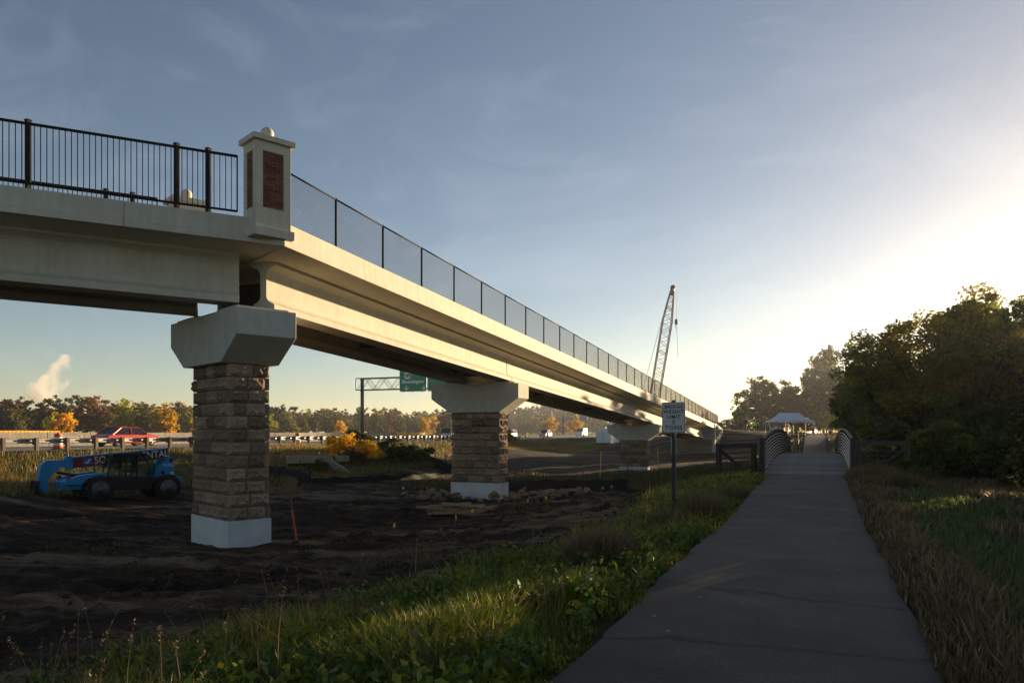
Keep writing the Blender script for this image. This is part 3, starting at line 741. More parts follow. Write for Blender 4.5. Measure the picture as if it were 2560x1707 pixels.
# chalk arrows drawn on one barrier near the left end
ar = thing('chalk_arrow', 'white chalk double arrow drawn on a concrete barrier', 'marking', (-56.15, 43.2, HZ + .7))
mb = MB(); dy = 0.95
for a, b in (((-dy, 0), (dy, 0)), ((-dy, 0), (-dy + .22, .16)), ((-dy, 0), (-dy + .22, -.16)), ((dy, 0), (dy - .22, .16)), ((dy, 0), (dy - .22, -.16)), ((-dy - .35, -.12), (-dy - .1, .12)), ((-dy - .35, .12), (-dy - .1, -.12))):
    mb.bar((.035, a[0], a[1]), (.035, b[0], b[1]), .035, .01, up=(1, 0, 0))
mb.build('arrow_line', CHALK, ar)

ORNG = pmat('drum_orange', (.75, .10, .012), .5, var=.12, rnd=.1); REFW = pmat('reflective_white', (.75, .74, .70), .4, var=.05); REFR = pmat('taillight_red', (.5, .02, .015), .3, var=.05)
def drum_proto():
    d = thing('traffic_drum', '', 'traffic drum', group='orange and white traffic drums')
    prof = [(.29, .06), (.285, .23), (.27, .25), (.27, .42), (.255, .44), (.255, .60), (.24, .62), (.24, .78), (.225, .80), (.22, .94), (.16, .98)]
    for k in range(5):
        z0, z1 = (.06, .235, .42, .60, .78)[k], (.235, .42, .60, .78, .97)[k]; r0 = .29 - .015 * k
        MB().lathe([(r0, z0), (r0 - .004, z1 - .015), (r0 - .014, z1)], n=16).build('band', (ORNG, REFW)[k % 2], d)
    MB().lathe([(.42, 0), (.42, .03), (.31, .06)], n=16).build('rubber_base', RUBBER, d)
    MB().lathe([(.225, .97), (.20, 1.0), (.05, 1.0)], n=16).box((0, 0, 1.04), (.16, .03, .08)).build('top_handle', ORNG, d)
    return d
dp = drum_proto(); first = True
for (x, y_), lab in zip([(-45.2, 33.8), (-45.2, 57.8), (-45.2, 75.5), (-45.2, 85.8), (-45.4, 126.5), (-60, 155.6), (-60, 170), (-60, 200)],
        ['orange and white traffic drum behind the guardrail, left of the red car', 'orange and white traffic drum above the guardrail, just right of the nearest pier', 'orange and white traffic drum left of the yellow crash cushion', 'small orange and white traffic drum between crash cushion and middle pier',
         'orange and white traffic drum standing alone on the pavement right of the middle pier', 'tiny far orange drum beside the first car right of the middle pier', 'tiny far orange drum between the two far cars', 'tiny far orange drum left of the distant sign gantry']):
    o = dp if first else copy_tree(dp); first = False; o.location = (x, y_, HZ); o['label'] = lab
# yellow water-filled modules
YEL = pmat('yellow_plastic', (.72, .36, .02), .5, var=.15, rnd=.12)
def ymod():
    mb = MB()
    mb.extrude([(-.3, 0), (-.28, .25), (-.17, .55), (-.15, 1.05), (.15, 1.05), (.17, .55), (.28, .25), (.3, 0)], -.44, .44, 'xz')
    for q in (-.3, 0, .3): mb.box((0, q, .72), (.42, .08, .6), taper=.8)
    return mb
ym = ymod().mesh('water_barrier'); ym.materials.append(YEL)
for k in range(8): tag(obj('water_barrier', ym, None, loc=(-56.3, 95.6 + k * .9, HZ)), 'yellow ribbed plastic module of the crash cushion at the barrier end', 'crash cushion', 'yellow crash cushion modules')
for k in range(11):
    o = obj('water_barrier', ym, None, loc=(-58.0, 33.5 + k * .95, HZ)); o.scale = (1, 1.05, 1.16)
    tag(o, 'yellow plastic water barrier in the row behind the concrete barrier at far left', 'barrier', 'yellow water barriers at far left')

# overhead sign gantry ----------------------------------------------
GREEN = pmat('sign_green', (.005, .24, .11), .45, var=.06); STG = pmat('gantry_steel', (.10, .095, .09), .55, metal=.4, var=.15)
ga = thing('sign_gantry', 'grey overhead highway gantry with lattice truss carrying green signs', 'sign gantry', (-57.6, 87.4, HZ))
zc0, zc1 = 7.43 - HZ, 8.99 - HZ
MB().bar((0, 0, 0), (0, 0, zc1 + .1), .24, n=10, smooth=True).build('post', STG, ga); MB().bar((18, 0, 0), (18, 0, zc1 + .1), .24, n=10, smooth=True).build('post', STG, ga)
for yy in (-.5, .5):
    for z in (zc0, zc1): MB().bar((-.7, yy, z), (18.5, yy, z), .075, n=6, smooth=True).build('chord', STG, ga)
    mb = MB(); k = 0; x = -.6
    while x < 18:
        for dx in (0, .22): mb.bar((x + dx, yy, (zc0, zc1)[k % 2]), (x + 1.3 + dx, yy, (zc1, zc0)[k % 2]), .035, n=4)
        x += 1.3; k += 1
    lc = mb.build('lacing', STG, ga); lc['kind'] = 'stuff'
MB().bar((-.7, -.5, zc1), (-.7, -.5, zc0), .05, n=6).build('end_post', STG, ga)
def panel(x0, x1, z0, z1, label):
    p = thing('highway_sign', label, 'highway sign', (-57.6 + (x0 + x1) / 2, 86.6, z0), 0, 'green overhead highway signs')
    w, h = x1 - x0, z1 - z0
    MB().extrude(rrect(w, h, .25), .02, .05, 'xz', Matrix.Translation((0, 0, h / 2))).build('border', REFW, p)
    MB().extrude(rrect(w - .09, h - .09, .22), .0, .02, 'xz', Matrix.Translation((0, 0, h / 2))).build('sign_face', GREEN, p)
    for q in (-.35, 0, .35): MB().box((q * w, .1, h / 2), (.08, .1, h + .3)).build('bracket', STG, p)
    return p, w, h
def down_arrow(p, x, z, s_=1.0):
    mb = MB(); mb.box((x, -.012, z + .16 * s_), (.13 * s_, .02, .42 * s_))
    mb.add([(x - .38 * s_, -.02, z + .12 * s_), (x - .38 * s_, -.02, z + .0), (x, -.02, z - .28 * s_), (x + .38 * s_, -.02, z + .0), (x + .38 * s_, -.02, z + .12 * s_), (x, -.02, z - .10 * s_)], [(0, 1, 2, 5), (5, 2, 3, 4)])
    mb.build('down_arrow', REFW, p)
p, w, h = panel(6.3, 10.35, 7.02, 10.7, 'green overhead sign reading Bloomington with a 169 shield and down arrow')
sh = [(-.47, .42), (-.3, .5), (0, .43), (.3, .5), (.47, .42), (.43, .22), (.5, -.1), (.38, -.38), (0, -.52), (-.38, -.38), (-.5, -.1), (-.43, .22)]
MB().extrude(sh, -.03, -.005, 'xz', Matrix.Translation((-.82, 0, 2.12))).build('route_shield', REFW, p)
o = obj('lettering', text_mesh('169', .62, .022, .004, sx=.85), SIGNK, p); o.location = (-.82, -.034, 2.12)
o = obj('lettering', text_mesh('Bloomington', .64, .022, .004, sx=.98), REFW, p); o.location = (0, -.01, 1.30)
o = obj('lettering', text_mesh('SOUTH', .4, .01, .004), REFW, p); o.location = (.75, -.01, 2.35)
down_arrow(p, -.95, .45); down_arrow(p, 1.65, .45)
p, w, h = panel(10.45, 14.6, 7.02, 10.7, 'green overhead sign half hidden behind the middle pier cap'); down_arrow(p, .4, .45)
# second gantry, far off, seen from behind
gb = thing('sign_gantry', 'distant overhead sign gantry crossing the highway before golden trees', 'sign gantry', (-87, 264, HZ))
MB().bar((0, 0, 0), (0, 0, 7.9), .3, n=8).build('post', STG, gb); MB().bar((30, 0, 0), (30, 0, 7.9), .3, n=8).build('post', STG, gb)
for z in (6.2, 7.8): MB().bar((-.5, 0, z), (30, 0, z), .12, n=6).build('chord', STG, gb)
mb = MB()
for k in range(15): mb.bar((k * 2, 0, (6.2, 7.8)[k % 2]), (k * 2 + 2, 0, (7.8, 6.2)[k % 2]), .06, n=4)
mb.build('lacing', STG, gb)
MB().box((7.5, .4, 6.9), (3.2, .08, 2.4)).build('sign_back', pmat('sign_aluminium', (.42, .43, .43), .5, metal=.2, var=.05), gb)

# ------------------------------------------------------------------ cars on the highway
CGL = glassmat('car_glass', (.012, .014, .016), .9); RIM = pmat('wheel_rim', (.35, .35, .36), .4, metal=.6, var=.1); LAMPW = pmat('headlamp', (.6, .6, .58), .2, var=.05)
def car(label, loc, rz, paint, kind='sedan', L_=4.6, w=1.8, h=1.45):
    root = thing('car' if kind != 'van' else 'van', label, 'car' if kind != 'van' else 'van', loc, rz, 'vehicles on the highway')
    hood, deck = {'sedan': (.66, .70), 'suv': (.70, .80), 'van': (.72, 1.0)}[kind]
    zb, zh, zd = .24, h * (.60 if kind == 'sedan' else .56), h * (.62 if kind == 'sedan' else .60)
    f, r = L_ / 2, -L_ / 2      # front is +y
    prof = [(f, zb + .08), (f + .0, zb + .36), (f - .12, zh - .06), (f - .95, zh + .06), (r + .35, zd + .03), (r + .04, zd - .05), (r, zb + .4), (r + .05, zb + .08), (r + .3, zb), (f - .3, zb)]
    def ring(xs, k): return [(xs, y_ * (1 if k == 0 else .985), z) for y_, z in prof]
    b = MB(); b.loft([ring(-w / 2 + .05, 1), ring(-w / 2, 0), ring(w / 2, 0), ring(w / 2 - .05, 1)][1:3], smooth=False)
    body = b.build('body', paint, root, bevel=.06)
    if kind == 'sedan': roof = [(f - 1.0, zh + .02), (f - 1.85, h), (r + 1.35, h), (r + .45, zd)]
    elif kind == 'suv': roof = [(f - 1.05, zh + .02), (f - 1.75, h), (r + .45, h), (r + .12, zd)]
    else: roof = [(f - .55, zh + .05), (f - 1.35, h), (r + .08, h), (r + .03, zd)]
    g = MB(); n = 4
    lo = [(f, zh)] 
    vs_ = []
    for s_ in (-1, 1):
        for (y_, z) in roof: vs_.append((s_ * (w / 2 - .05 - (.17 if z > zd + .1 else 0)), y_, z - (.012 if z < zd + .1 else 0)))
    g.add(vs_, [(0, 1, 2, 3), (7, 6, 5, 4), (0, 4, 5, 1), (2, 6, 7, 3)]); g.build('window', CGL, root)
    t_ = MB(); (y1, z1), (y2, z2) = roof[1], roof[2]; wr = w / 2 - .2
    t_.box((0, (y1 + y2) / 2, h + .005), (2 * wr + .04, y1 - y2 + .1, .05))
    for s_ in (-1, 1):
        t_.bar((s_ * (w / 2 - .04), roof[0][0], roof[0][1]), (s_ * wr, y1, h), .05); t_.bar((s_ * (w / 2 - .04), roof[3][0], roof[3][1]), (s_ * wr, y2, h), .1)
        t_.bar((s_ * (w / 2 - .03), (y1 + y2) / 2, zd), (s_ * wr, (y1 + y2) / 2, h), .07)
        if kind == 'van': t_.box((s_ * (w / 2 - .09), (y2 + .1 + y1 - .9) / 2, (h + zd) / 2), (.14, y1 - y2 - 1.0, h - zd))
    t_.build('roof', paint, root, bevel=.02)
    for s_ in (-1, 1):
        for y_ in (f - .85, r + .85):
            Mx = Matrix.Rotation(R(90), 4, 'Y')
            wl_ = MB().lathe([(.20, -.11), (.32, -.105), (.335, -.06), (.335, .06), (.32, .105), (.20, .11)], (s_ * (w / 2 - .10), y_, .335), 18, Mx).build('wheel', RUBBER, root)
            MB().lathe([(.03, -.108), (.2, -.112), (.2, .112), (.03, .108)], (s_ * (w / 2 - .10), y_, .335), 12, Mx).build('rim', RIM, wl_)
        MB().box((s_ * (w / 2 - .3), f - .03, zh - .2), (.4, .1, .13)).build('headlight', LAMPW, root)
        MB().box((s_ * (w / 2 - .22), r + .03, zd - .2), (.3, .1, .16)).build('taillight', REFR, root)
        MB().box((s_ * (w / 2 + .08), f - 1.35, zh + .1), (.16, .1, .12)).build('mirror', paint, root)
    return root
cp_ = lambda n_, c: pmat(n_, c, .3, metal=.3, var=.03, coat=.8, spec=.5)
car('red sedan driving behind the guardrail in front of the yellow tree', (-49.8, 42.9, HZ), 0, cp_('paint_red', (.42, .012, .018)), 'sedan', 4.8)
car('silver sport utility car partly hidden by the middle pier', (-51, 101.5, HZ), 0, cp_('paint_silver', (.35, .36, .37)), 'suv', 4.7, 1.85, 1.72)
car('far dark grey car just right of the middle pier', (-60.5, 147, HZ), math.pi, cp_('paint_grey', (.12, .13, .15)), 'suv', 4.7, 1.85, 1.7)
car('far pale blue car right of the lone traffic drum', (-62, 174, HZ), math.pi, cp_('paint_blue', (.22, .28, .33)), 'suv', 4.6, 1.85, 1.7)
car('far white van before the golden trees at the distant gantry', (-64, 211, HZ), math.pi, cp_('paint_white', (.72, .72, .70)), 'van', 5.4, 2.0, 2.3)

# ------------------------------------------------------------------ telehandler
TBLUE = pmat('machine_blue', (.012, .24, .55), .45, var=.18, scale=3, coat=.2); TBLK = pmat('machine_black', (.013, .013, .014), .6, var=.3); TRED = pmat('decal_red', (.16, .012, .014), .5, var=.15)
RIMG = pmat('machine_rim', (.11, .11, .115), .6, metal=.2, var=.25); DECW = pmat('decal_white', (.62, .60, .56), .6, var=.08); CABG = glassmat('cab_glass', (.02, .05, .045), .55); AMB = pmat('amber_lamp', (.9, .28, .02), .3, var=.05)
hd = math.atan2(-2.9, -1.24)
tx, ty = -32.1, 27.7
th = thing('telehandler', 'blue telescopic handler with forks parked on dark soil below the highway', 'telehandler', (tx, ty, -1.70), hd)
th.rotation_euler = (0, R(-1.2), hd)
WR = .635
for wx in (1.57, -1.57):
    for s_ in (1, -1):
        Mx = Matrix.Rotation(R(90), 4, 'X'); c = (wx, s_ * 1.0, WR)
        w_ = MB(); w_.lathe([(.36, -.2), (.52, -.21), (.60, -.17), (WR - .02, -.10), (WR - .02, .10), (.60, .17), (.52, .21), (.36, .2)], c, 28, Mx)
        for k in range(22):                     # tread lugs
            a = 2 * math.pi * k / 22
            for q in (-1, 1): w_.box((c[0] + (WR - .03) * math.cos(a + q * .06), c[1] + q * .10, c[2] + (WR - .03) * math.sin(a + q * .06)), (.07, .19, .07), M=Matrix.Rotation(-a, 4, 'Y') @ Matrix.Rotation(q * .5, 4, 'X'))
        wo_ = w_.build('tyre', RUBBER, th)
        MB().lathe([(.40, -.215), (.37, -.20), (.33, -.165), (.23, -.155), (.20, -.19), (.05, -.19), (.05, .19), (.20, .19), (.23, .155), (.33, .165), (.37, .20), (.40, .215)], c, 24, Mx).build('rim', RIMG, wo_)
        MB().lathe([(.14, -.2), (.14, .2)], c, 12, Mx).build('hub', TBLK, wo_)
ch_ = MB(); ch_.extrude([(-2.0, .55), (-1.95, 1.05), (-.9, 1.0), (2.2, .95), (2.3, .6), (1.2, .5), (-1.2, .5)], -.5, .5, 'xz'); ch_.build('chassis', TBLK, th, bevel=.02)
# boom: outer box, red decal with lettering, inner section, head
a, b = Vector((-1.92, -.12, 2.33)), Vector((2.55, -.12, 1.86)); dv = (b - a).normalized()
bm_ = MB().bar(a, b, .42, .56).build('boom', TBLUE, th, bevel=.02)
up_ = Vector((-dv.z, 0, dv.x)); ang_b = math.atan2(dv.z, dv.x)
MB().bar(b - dv * .05 + up_ * .0, b + dv * .2, .5, .64).build('boom_collar', TBLUE, th, bevel=.02)
MB().bar(b, b + dv * .75, .34, .36).build('inner_boom', TBLUE, th, bevel=.015)
dec = MB(); dec.bar(a + dv * 1.95 + Vector((0, .213, -.01)), b - dv * .05 + Vector((0, .213, -.01)), .004, .46).build('decal', TRED, bm_)
MB().bar(a + dv * .03 + Vector((0, .213, -.01)), a + dv * 1.95 + Vector((0, .213, -.01)), .004, .46).build('decal', pmat('decal_dark', (.045, .012, .012), .5, var=.2), bm_)
def boom_text(body, s_, size, mat):
    me_ = text_mesh(body, size, .008, .003, sx=.85); me_.transform(Matrix.Rotation(math.pi, 4, 'Z'))       # face +y, reading towards the rear
    o = obj('lettering', me_, mat, bm_); p_ = a + dv * s_ + Vector((0, .218, -.012)); o.location = p_; o.rotation_euler = (0, -ang_b, 0); return o
boom_text('SOL', 3.12, .50, DECW); boom_text('D RENTAL', .98, .50, DECW)
q = a + dv * 3.78 + Vector((0, .2165, -.012))
MB().bar(q - dv * .19, q + dv * .19, .004, .30).build('logo_square', pmat('decal_blue', (.02, .10, .42), .5, var=.1), bm_)
mb = MB(); 
for k in range(10):
    t0, t1 = k / 10, (k + 1) / 10; f_ = lambda t: q + dv * (.14 - .28 * t) * 1 + up_ * (-.10 * math.sin(math.pi * min(1, t * 1.25)) + .10 * t) + Vector((0, .004, 0))
    mb.bar(f_(t0), f_(t1), .004, .02 + .07 * math.sin(math.pi * t1 * .9))
mb.build('logo_swoosh', DECW, bm_)
hdm = MB(); hdm.extrude([(3.15, 2.0), (3.55, 1.97), (3.80, 1.78), (3.92, .85), (3.62, .42), (3.42, .5), (3.50, .95), (3.30, 1.35), (3.05, 1.5)], -.32, .08, 'xz'); hdm.build('boom_head', TBLUE, th, bevel=.02)
MB().bar((3.1, -.12, 1.4), (2.3, -.12, 1.25), .06, n=8).build('tilt_cylinder', TBLK, th)
cg = MB()
for z in (.25, .62, 1.0): cg.box((3.98, -.1, z), (.07, 1.35, .09))
for y_ in (-.75, -.45, -.1, .25, .55): cg.box((3.99, y_, .62), (.06, .07, .85))
cg.build('fork_carriage', TBLK, th)
for y_ in (-.5, .35): MB().box((4.06, y_, .45), (.06, .14, .85)).box((4.62, y_, .05), (1.18, .14, .05)).build('fork', TBLK, th)
# front fenders and side frame
for s_ in (1, -1):
    fm_ = MB(); fm_.extrude([(3.0, .85), (3.02, 1.02), (2.45, 1.28), (1.3, 1.42), (1.25, 1.32), (2.1, 1.12), (2.3, .86)], s_ * .62, s_ * 1.0, 'xz'); fm_.build('front_fender', TBLUE, th, bevel=.02)
    MB().box((2.85, s_ * .8, 1.14), (.16, .3, .16)).build('work_light', RIMG, th)
MB().extrude([(3.02, .6), (3.05, .98), (2.5, 1.15), (2.2, 1.1), (2.2, .6)], -.6, .6, 'xz').build('front_frame', TBLUE, th, bevel=.02)
for s_ in (.36, -.6):
    rp = MB(); rp.extrude([(-1.10, 1.12), (-1.2, 1.45), (-1.75, 2.12), (-1.98, 2.16), (-2.08, 2.05), (-2.12, 1.25), (-1.95, 1.1)], s_, s_ + .05, 'xz'); pl_ = rp.build('boom_pivot_plate', TBLUE, th, bevel=.01)
    for cx_, cz_ in ((-1.95, 1.98), (-1.55, 1.35)): MB().lathe([(.09, -.04), (.09, .09)], (cx_, s_ + .02, cz_), 14, Matrix.Rotation(R(90), 4, 'X')).build('pivot_pin', TBLK, pl_)
me_ = text_mesh('F8-32-22', .20, .005, .002, sx=.8); me_.transform(Matrix.Rotation(math.pi, 4, 'Z')); o = obj('lettering', me_, DECW, th); o.location = (-1.83, .415, 1.72)
MB().box((-2.02, .414, 1.32), (.14, .004, .14)).build('decal', DECW, th)
MB().extrude([(-1.95, .75), (-1.98, 1.18), (-2.32, 1.12), (-2.34, .78)], -.9, .95, 'xz').build('counterweight', TBLUE, th, bevel=.03)
eng = MB(); eng.extrude([(-.9, .6), (-.95, 1.18), (.75, 1.25), (.9, .6)], -1.1, -.45, 'xz'); eng.build('engine_cover', TBLUE, th, bevel=.04)
# cab on the left side
cb = MB(); y0, y1 = .14, 1.02
cb.extrude([(1.15, .55), (1.3, 1.15), (1.2, 1.2), (-.85, 1.2), (-.95, 1.1), (-.8, .55)], y0, y1, 'xz'); cab = cb.build('cab', TBLK, th, bevel=.02)
rf = MB(); rf.extrude([(1.02, 2.26), (.95, 2.34), (-.3, 2.37), (-.62, 2.26), (-.6, 2.22), (1.0, 2.21)], y0 - .02, y1 + .02, 'xz'); rf.build('cab_roof', TBLK, cab, bevel=.02)
for yy in (y0 + .03, y1 - .03):
    for p0, p1 in (((1.24, 1.18), (.98, 2.25)), ((-.12, 1.2), (-.15, 2.25)), ((.42, 1.2), (.38, 2.25))): MB().bar((p0[0], yy, p0[1]), (p1[0], yy, p1[1]), .07).build('cab_pillar', TBLK, cab)
    MB().tube([(-.6, yy, 2.23), (-.85, yy, 2.0), (-.98, yy, 1.6), (-.9, yy, 1.18)], .035, 6).build('cab_pillar', TBLK, cab)
gl = MB(); gl.add([(1.25, y0 + .05, 1.2), (1.25, y1 - .05, 1.2), (.99, y1 - .05, 2.22), (.99, y0 + .05, 2.22)], [(0, 1, 2, 3)]); gl.build('windscreen', CABG, cab)
gl = MB(); gl.add([(1.2, y1 - .03, 1.2), (.96, y1 - .03, 2.22), (-.13, y1 - .03, 2.24), (-.12, y1 - .03, 1.2)], [(0, 1, 2, 3)]); gl.build('side_window', CABG, cab)
gl = MB(); gl.add([(-.12, y1 - .03, 1.2), (-.13, y1 - .03, 2.24), (-.6, y1 - .03, 2.22), (-.85, y1 - .03, 2.0), (-.98, y1 - .03, 1.6), (-.9, y1 - .03, 1.2)], [tuple(range(6))]); gl.build('rear_quarter_window', CABG, cab)
MB().box((.1, .58, 1.45), (.5, .5, .12)).box((-.15, .58, 1.75), (.12, .48, .6)).build('seat', TBLK, cab)
MB().lathe([(.2, -.015), (.2, .015), (.17, .015), (.17, -.015)], (.6, .58, 1.7), 16, Matrix.Rotation(R(60), 4, 'Y')).build('steering_wheel', TBLK, cab)
MB().lathe([(.06, 0), (.06, .1), (.03, .13)], (.1, .5, 2.38), 10).build('beacon', AMB, th)
MB().box((1.2, 1.2, 1.95), (.06, .2, .3)).bar((1.05, 1.0, 2.1), (1.2, 1.2, 2.05), .02, n=5).build('mirror', TBLK, th)
for s_ in (.95,): MB().box((.25, 1.05, .42), (.5, .12, .08)).bar((.05, 1.05, .42), (.05, 1.05, .7), .04).bar((.45, 1.05, .42), (.45, 1.05, .7), .04).build('step', TBLK, th)

# ------------------------------------------------------------------ crane, trailer, pylons
CRED = pmat('crane_red', (.34, .02, .015), .5, var=.2); CRB = pmat('boom_lattice', (.24, .055, .035), .55, var=.2); CABL = pmat('steel_cable', (.05, .05, .05), .6, var=.1)
cr_ = thing('crawler_crane', 'red crawler crane with tall lattice boom standing behind the footbridge', 'crane', (-31.3, 149.2, H1(-31.3, 149.2)))
ob = Vector((0, 0, 2.2)); ot = Vector((4.3, 1.7, 30.0)); dv = (ot - ob).normalized(); sx_ = Vector((.94, .34, 0)); sx_ = (sx_ - dv * sx_.dot(dv)).normalized(); sy_ = dv.cross(sx_); Lb = (ot - ob).length
def bw(u): return 1.22 * bw0(u)
def bw0(u): return .12 + .62 * min(1, u / .12) if u < .12 else (.74 if u < .78 else .74 - .50 * (u - .78) / .22)
def bp(u, i): a_, b_ = ((-1, -1), (1, -1), (1, 1), (-1, 1))[i]; return ob + dv * (Lb * u) + (sx_ * a_ + sy_ * b_) * bw(u)
us = [0, .12] + list(np.linspace(.12, .78, 22)[1:]) + list(np.linspace(.78, 1, 8)[1:])
for i in range(4):
    for seg in ((0, .12), (.12, .78), (.78, 1)): MB().bar(bp(seg[0], i), bp(seg[1], i), .095, n=6).build('boom_chord', CRB, cr_)
mb = MB()
for k in range(len(us) - 1):
    for i in range(4):
        j = (i + 1) % 4; a, b = (i, j) if (k + i) % 2 else (j, i); mb.bar(bp(us[k], a), bp(us[k + 1], b), .075, n=4)
    if k % 5 == 0:
        for i in range(4): mb.bar(bp(us[k], i), bp(us[k], (i + 1) % 4), .06, n=4)
lo_ = mb.build('boom_lacing', CRB, cr_); lo_['kind'] = 'stuff'
MB().bar(ot - dv * .9, ot + dv * .9, .75, .6).lathe([(.5, -.12), (.5, .12)], ot + dv * .7, 12, Matrix.Rotation(R(90), 4, 'X')).build('boom_head', pmat('boom_head_dark', (.10, .03, .025), .6, var=.3), cr_)
hk = ot + Vector((.75, .2, .2))
MB().bar(hk, hk - Vector((0, 0, 6.0)), .03, n=4).bar(hk + Vector((.15, 0, 0)), hk + Vector((.05, 0, -6)), .03, n=4).build('hoist_cable', CABL, cr_)
MB().lathe([(.1, -.6), (.34, -.35), (.34, .35), (.15, .6)], hk - Vector((0, 0, 6.4)), 10).tube([hk - Vector((0, 0, 6.9)), hk - Vector((.2, 0, 7.3)), hk - Vector((0, 0, 7.7)), hk - Vector((-.2, 0, 7.4))], .07, 6).build('hook_block', CABL, cr_)
MB().bar(hk - Vector((-.1, 0, 7.6)), hk - Vector((-.35, 0, 13.4)), .05, n=5).build('lifting_sling', CABL, cr_)
bail = Vector((-1.2, -.4, 10.2)); gan = Vector((-4.2, -1.6, 6.3))
for q in (-.35, .35): MB().bar(ot - sx_ * .5 + sy_ * q, bail + sy_ * q, .035, n=4).bar(bail + sy_ * q, gan + sy_ * q, .04, n=4).build('pendant_line', CABL, cr_)
MB().bar(bail - sx_ * .9, bail + sx_ * .7, .35, .3).build('bail', CRB, cr_)
MB().bar((-3.8, -1.4, 2.6), gan, .25).bar((-2.0, -.8, 2.8), gan, .18).build('gantry_frame', CRED, cr_)
hm = MB(); rot = Matrix.Rotation(math.atan2(1.7, 4.3), 4, 'Z')
for s_ in (-1, 1):
    t_ = MB(); t_.extrude([(-3, .4), (-2.6, 0), (2.6, 0), (3, .4), (2.8, .95), (-2.8, .95)], s_ * 1.9 - .4, s_ * 1.9 + .4, 'xz', rot); t_.build('crawler_track', TBLK, cr_)
MB().extrude([(-4.6, 1.2), (-4.6, 2.9), (-1.0, 3.1), (.9, 2.9), (.9, 1.2)], -1.5, 1.5, 'xz', rot).build('machinery_house', CRED, cr_, bevel=.05)
MB().extrude([(.9, 1.2), (.9, 3.0), (1.8, 2.9), (2.3, 2.1), (2.3, 1.2)], -1.55, -.5, 'xz', rot).build('cab', CRED, cr_, bevel=.04)
MB().extrude([(1.0, 2.1), (1.0, 2.85), (1.75, 2.8), (2.2, 2.1)], -1.57, -.48, 'xz', rot).build('cab_window', CGL, cr_)

WHT = pmat('trailer_white', (.66, .67, .68), .4, var=.06); tz = H1(-32.2, 118.6)
tr = thing('cargo_trailer', 'white enclosed cargo trailer seen from the rear, left of the farthest pier', 'trailer', (-32.2, 121.5, tz), R(-2))
tb = MB(); tb.extrude([(-1.2, .42), (-1.2, 2.35), (-1.08, 2.58), (-.5, 2.74), (.5, 2.74), (1.08, 2.58), (1.2, 2.35), (1.2, .42)], -3, 3, 'xz'); tb.build('box_body', WHT, tr, bevel=.02)
TRIM = pmat('trailer_trim', (.35, .36, .37), .4, metal=.5, var=.1)
for s_ in (-1, 1):
    MB().box((s_ * .585, -3.02, 1.42), (1.12, .04, 1.85)).build('rear_door', WHT, tr)
    MB().box((s_ * 1.17, -3.03, 1.35), (.09, .08, 2.0)).build('corner_post', TRIM, tr)
    MB().bar((s_ * .2, -3.07, .6), (s_ * .2, -3.07, 2.3), .018, n=6).build('lock_bar', TRIM, tr)
    MB().box((s_ * 1.0, -3.05, .5), (.24, .05, .1)).build('taillight', REFR, tr)
    for y_ in (-.9, .05):
        w_ = MB().lathe([(.2, -.1), (.33, -.1), (.36, -.06), (.36, .06), (.33, .1), (.2, .1)], (s_ * 1.1, y_, .36), 16, Matrix.Rotation(R(90), 4, 'Y')).build('wheel', RUBBER, tr)
for k in range(8): MB().box((-1.0 + k * .285, -3.045, .47), (.14, .02, .06)).build('reflective_tape', REFR, tr)
MB().box((0, -3.05, 1.85), (.5, .02, .12)).build('badge', TRIM, tr); MB().box((0, -3.1, .35), (2.4, .12, .12)).build('bumper', TBLK, tr)
MB().bar((0, 3, .45), (0, 4.3, .45), .1).build('tow_bar', TBLK, tr)

PYL = pmat('pylon_steel', (.16, .16, .16), .6, metal=.4, var=.1)
def pylon(label, loc, h, rz):
    p = thing('power_pylon', label, 'pylon', loc, rz, 'distant power line pylons')
    wd = lambda z: (3.6 * (1 - z / h) + .9) if z < .62 * h else 1.75
    mb = MB(); zs_ = np.linspace(0, h, 12)
    for i in range(4):
        a_, b_ = ((-1, -1), (1, -1), (1, 1), (-1, 1))[i]; c_, d_ = ((-1, -1), (1, -1), (1, 1), (-1, 1))[(i + 1) % 4]
        for k in range(11):
            z0, z1 = zs_[k], zs_[k + 1]
            mb.bar((a_ * wd(z0), b_ * wd(z0), z0), (a_ * wd(z1), b_ * wd(z1), z1), .28)
            mb.bar((a_ * wd(z0), b_ * wd(z0), z0), (c_ * wd(z1), d_ * wd(z1), z1), .14); mb.bar((c_ * wd(z0), d_ * wd(z0), z0), (a_ * wd(z1), b_ * wd(z1), z1), .14)
    mb.build('tower', PYL, p)
    for z, l in ((.66, 10.5), (.82, 8.5), (.985, 7.0)):
        q = MB()
        for s_ in (-1, 1):
            for w in (-1, 1): q.bar((s_ * 1.7, w * 1.2, z * h), (s_ * l, 0, z * h), .2); q.bar((s_ * 1.7, w * 1.2, z * h + 1.8), (s_ * l, 0, z * h), .16)
        q.build('crossarm', PYL, p)
pylon('lattice power pylon rising behind the trees right of the middle pier', (-313, 844, 0), 36, R(35))
pylon('smaller far power pylon above the distant sign gantry', (-425, 1440, 0), 38, R(35))

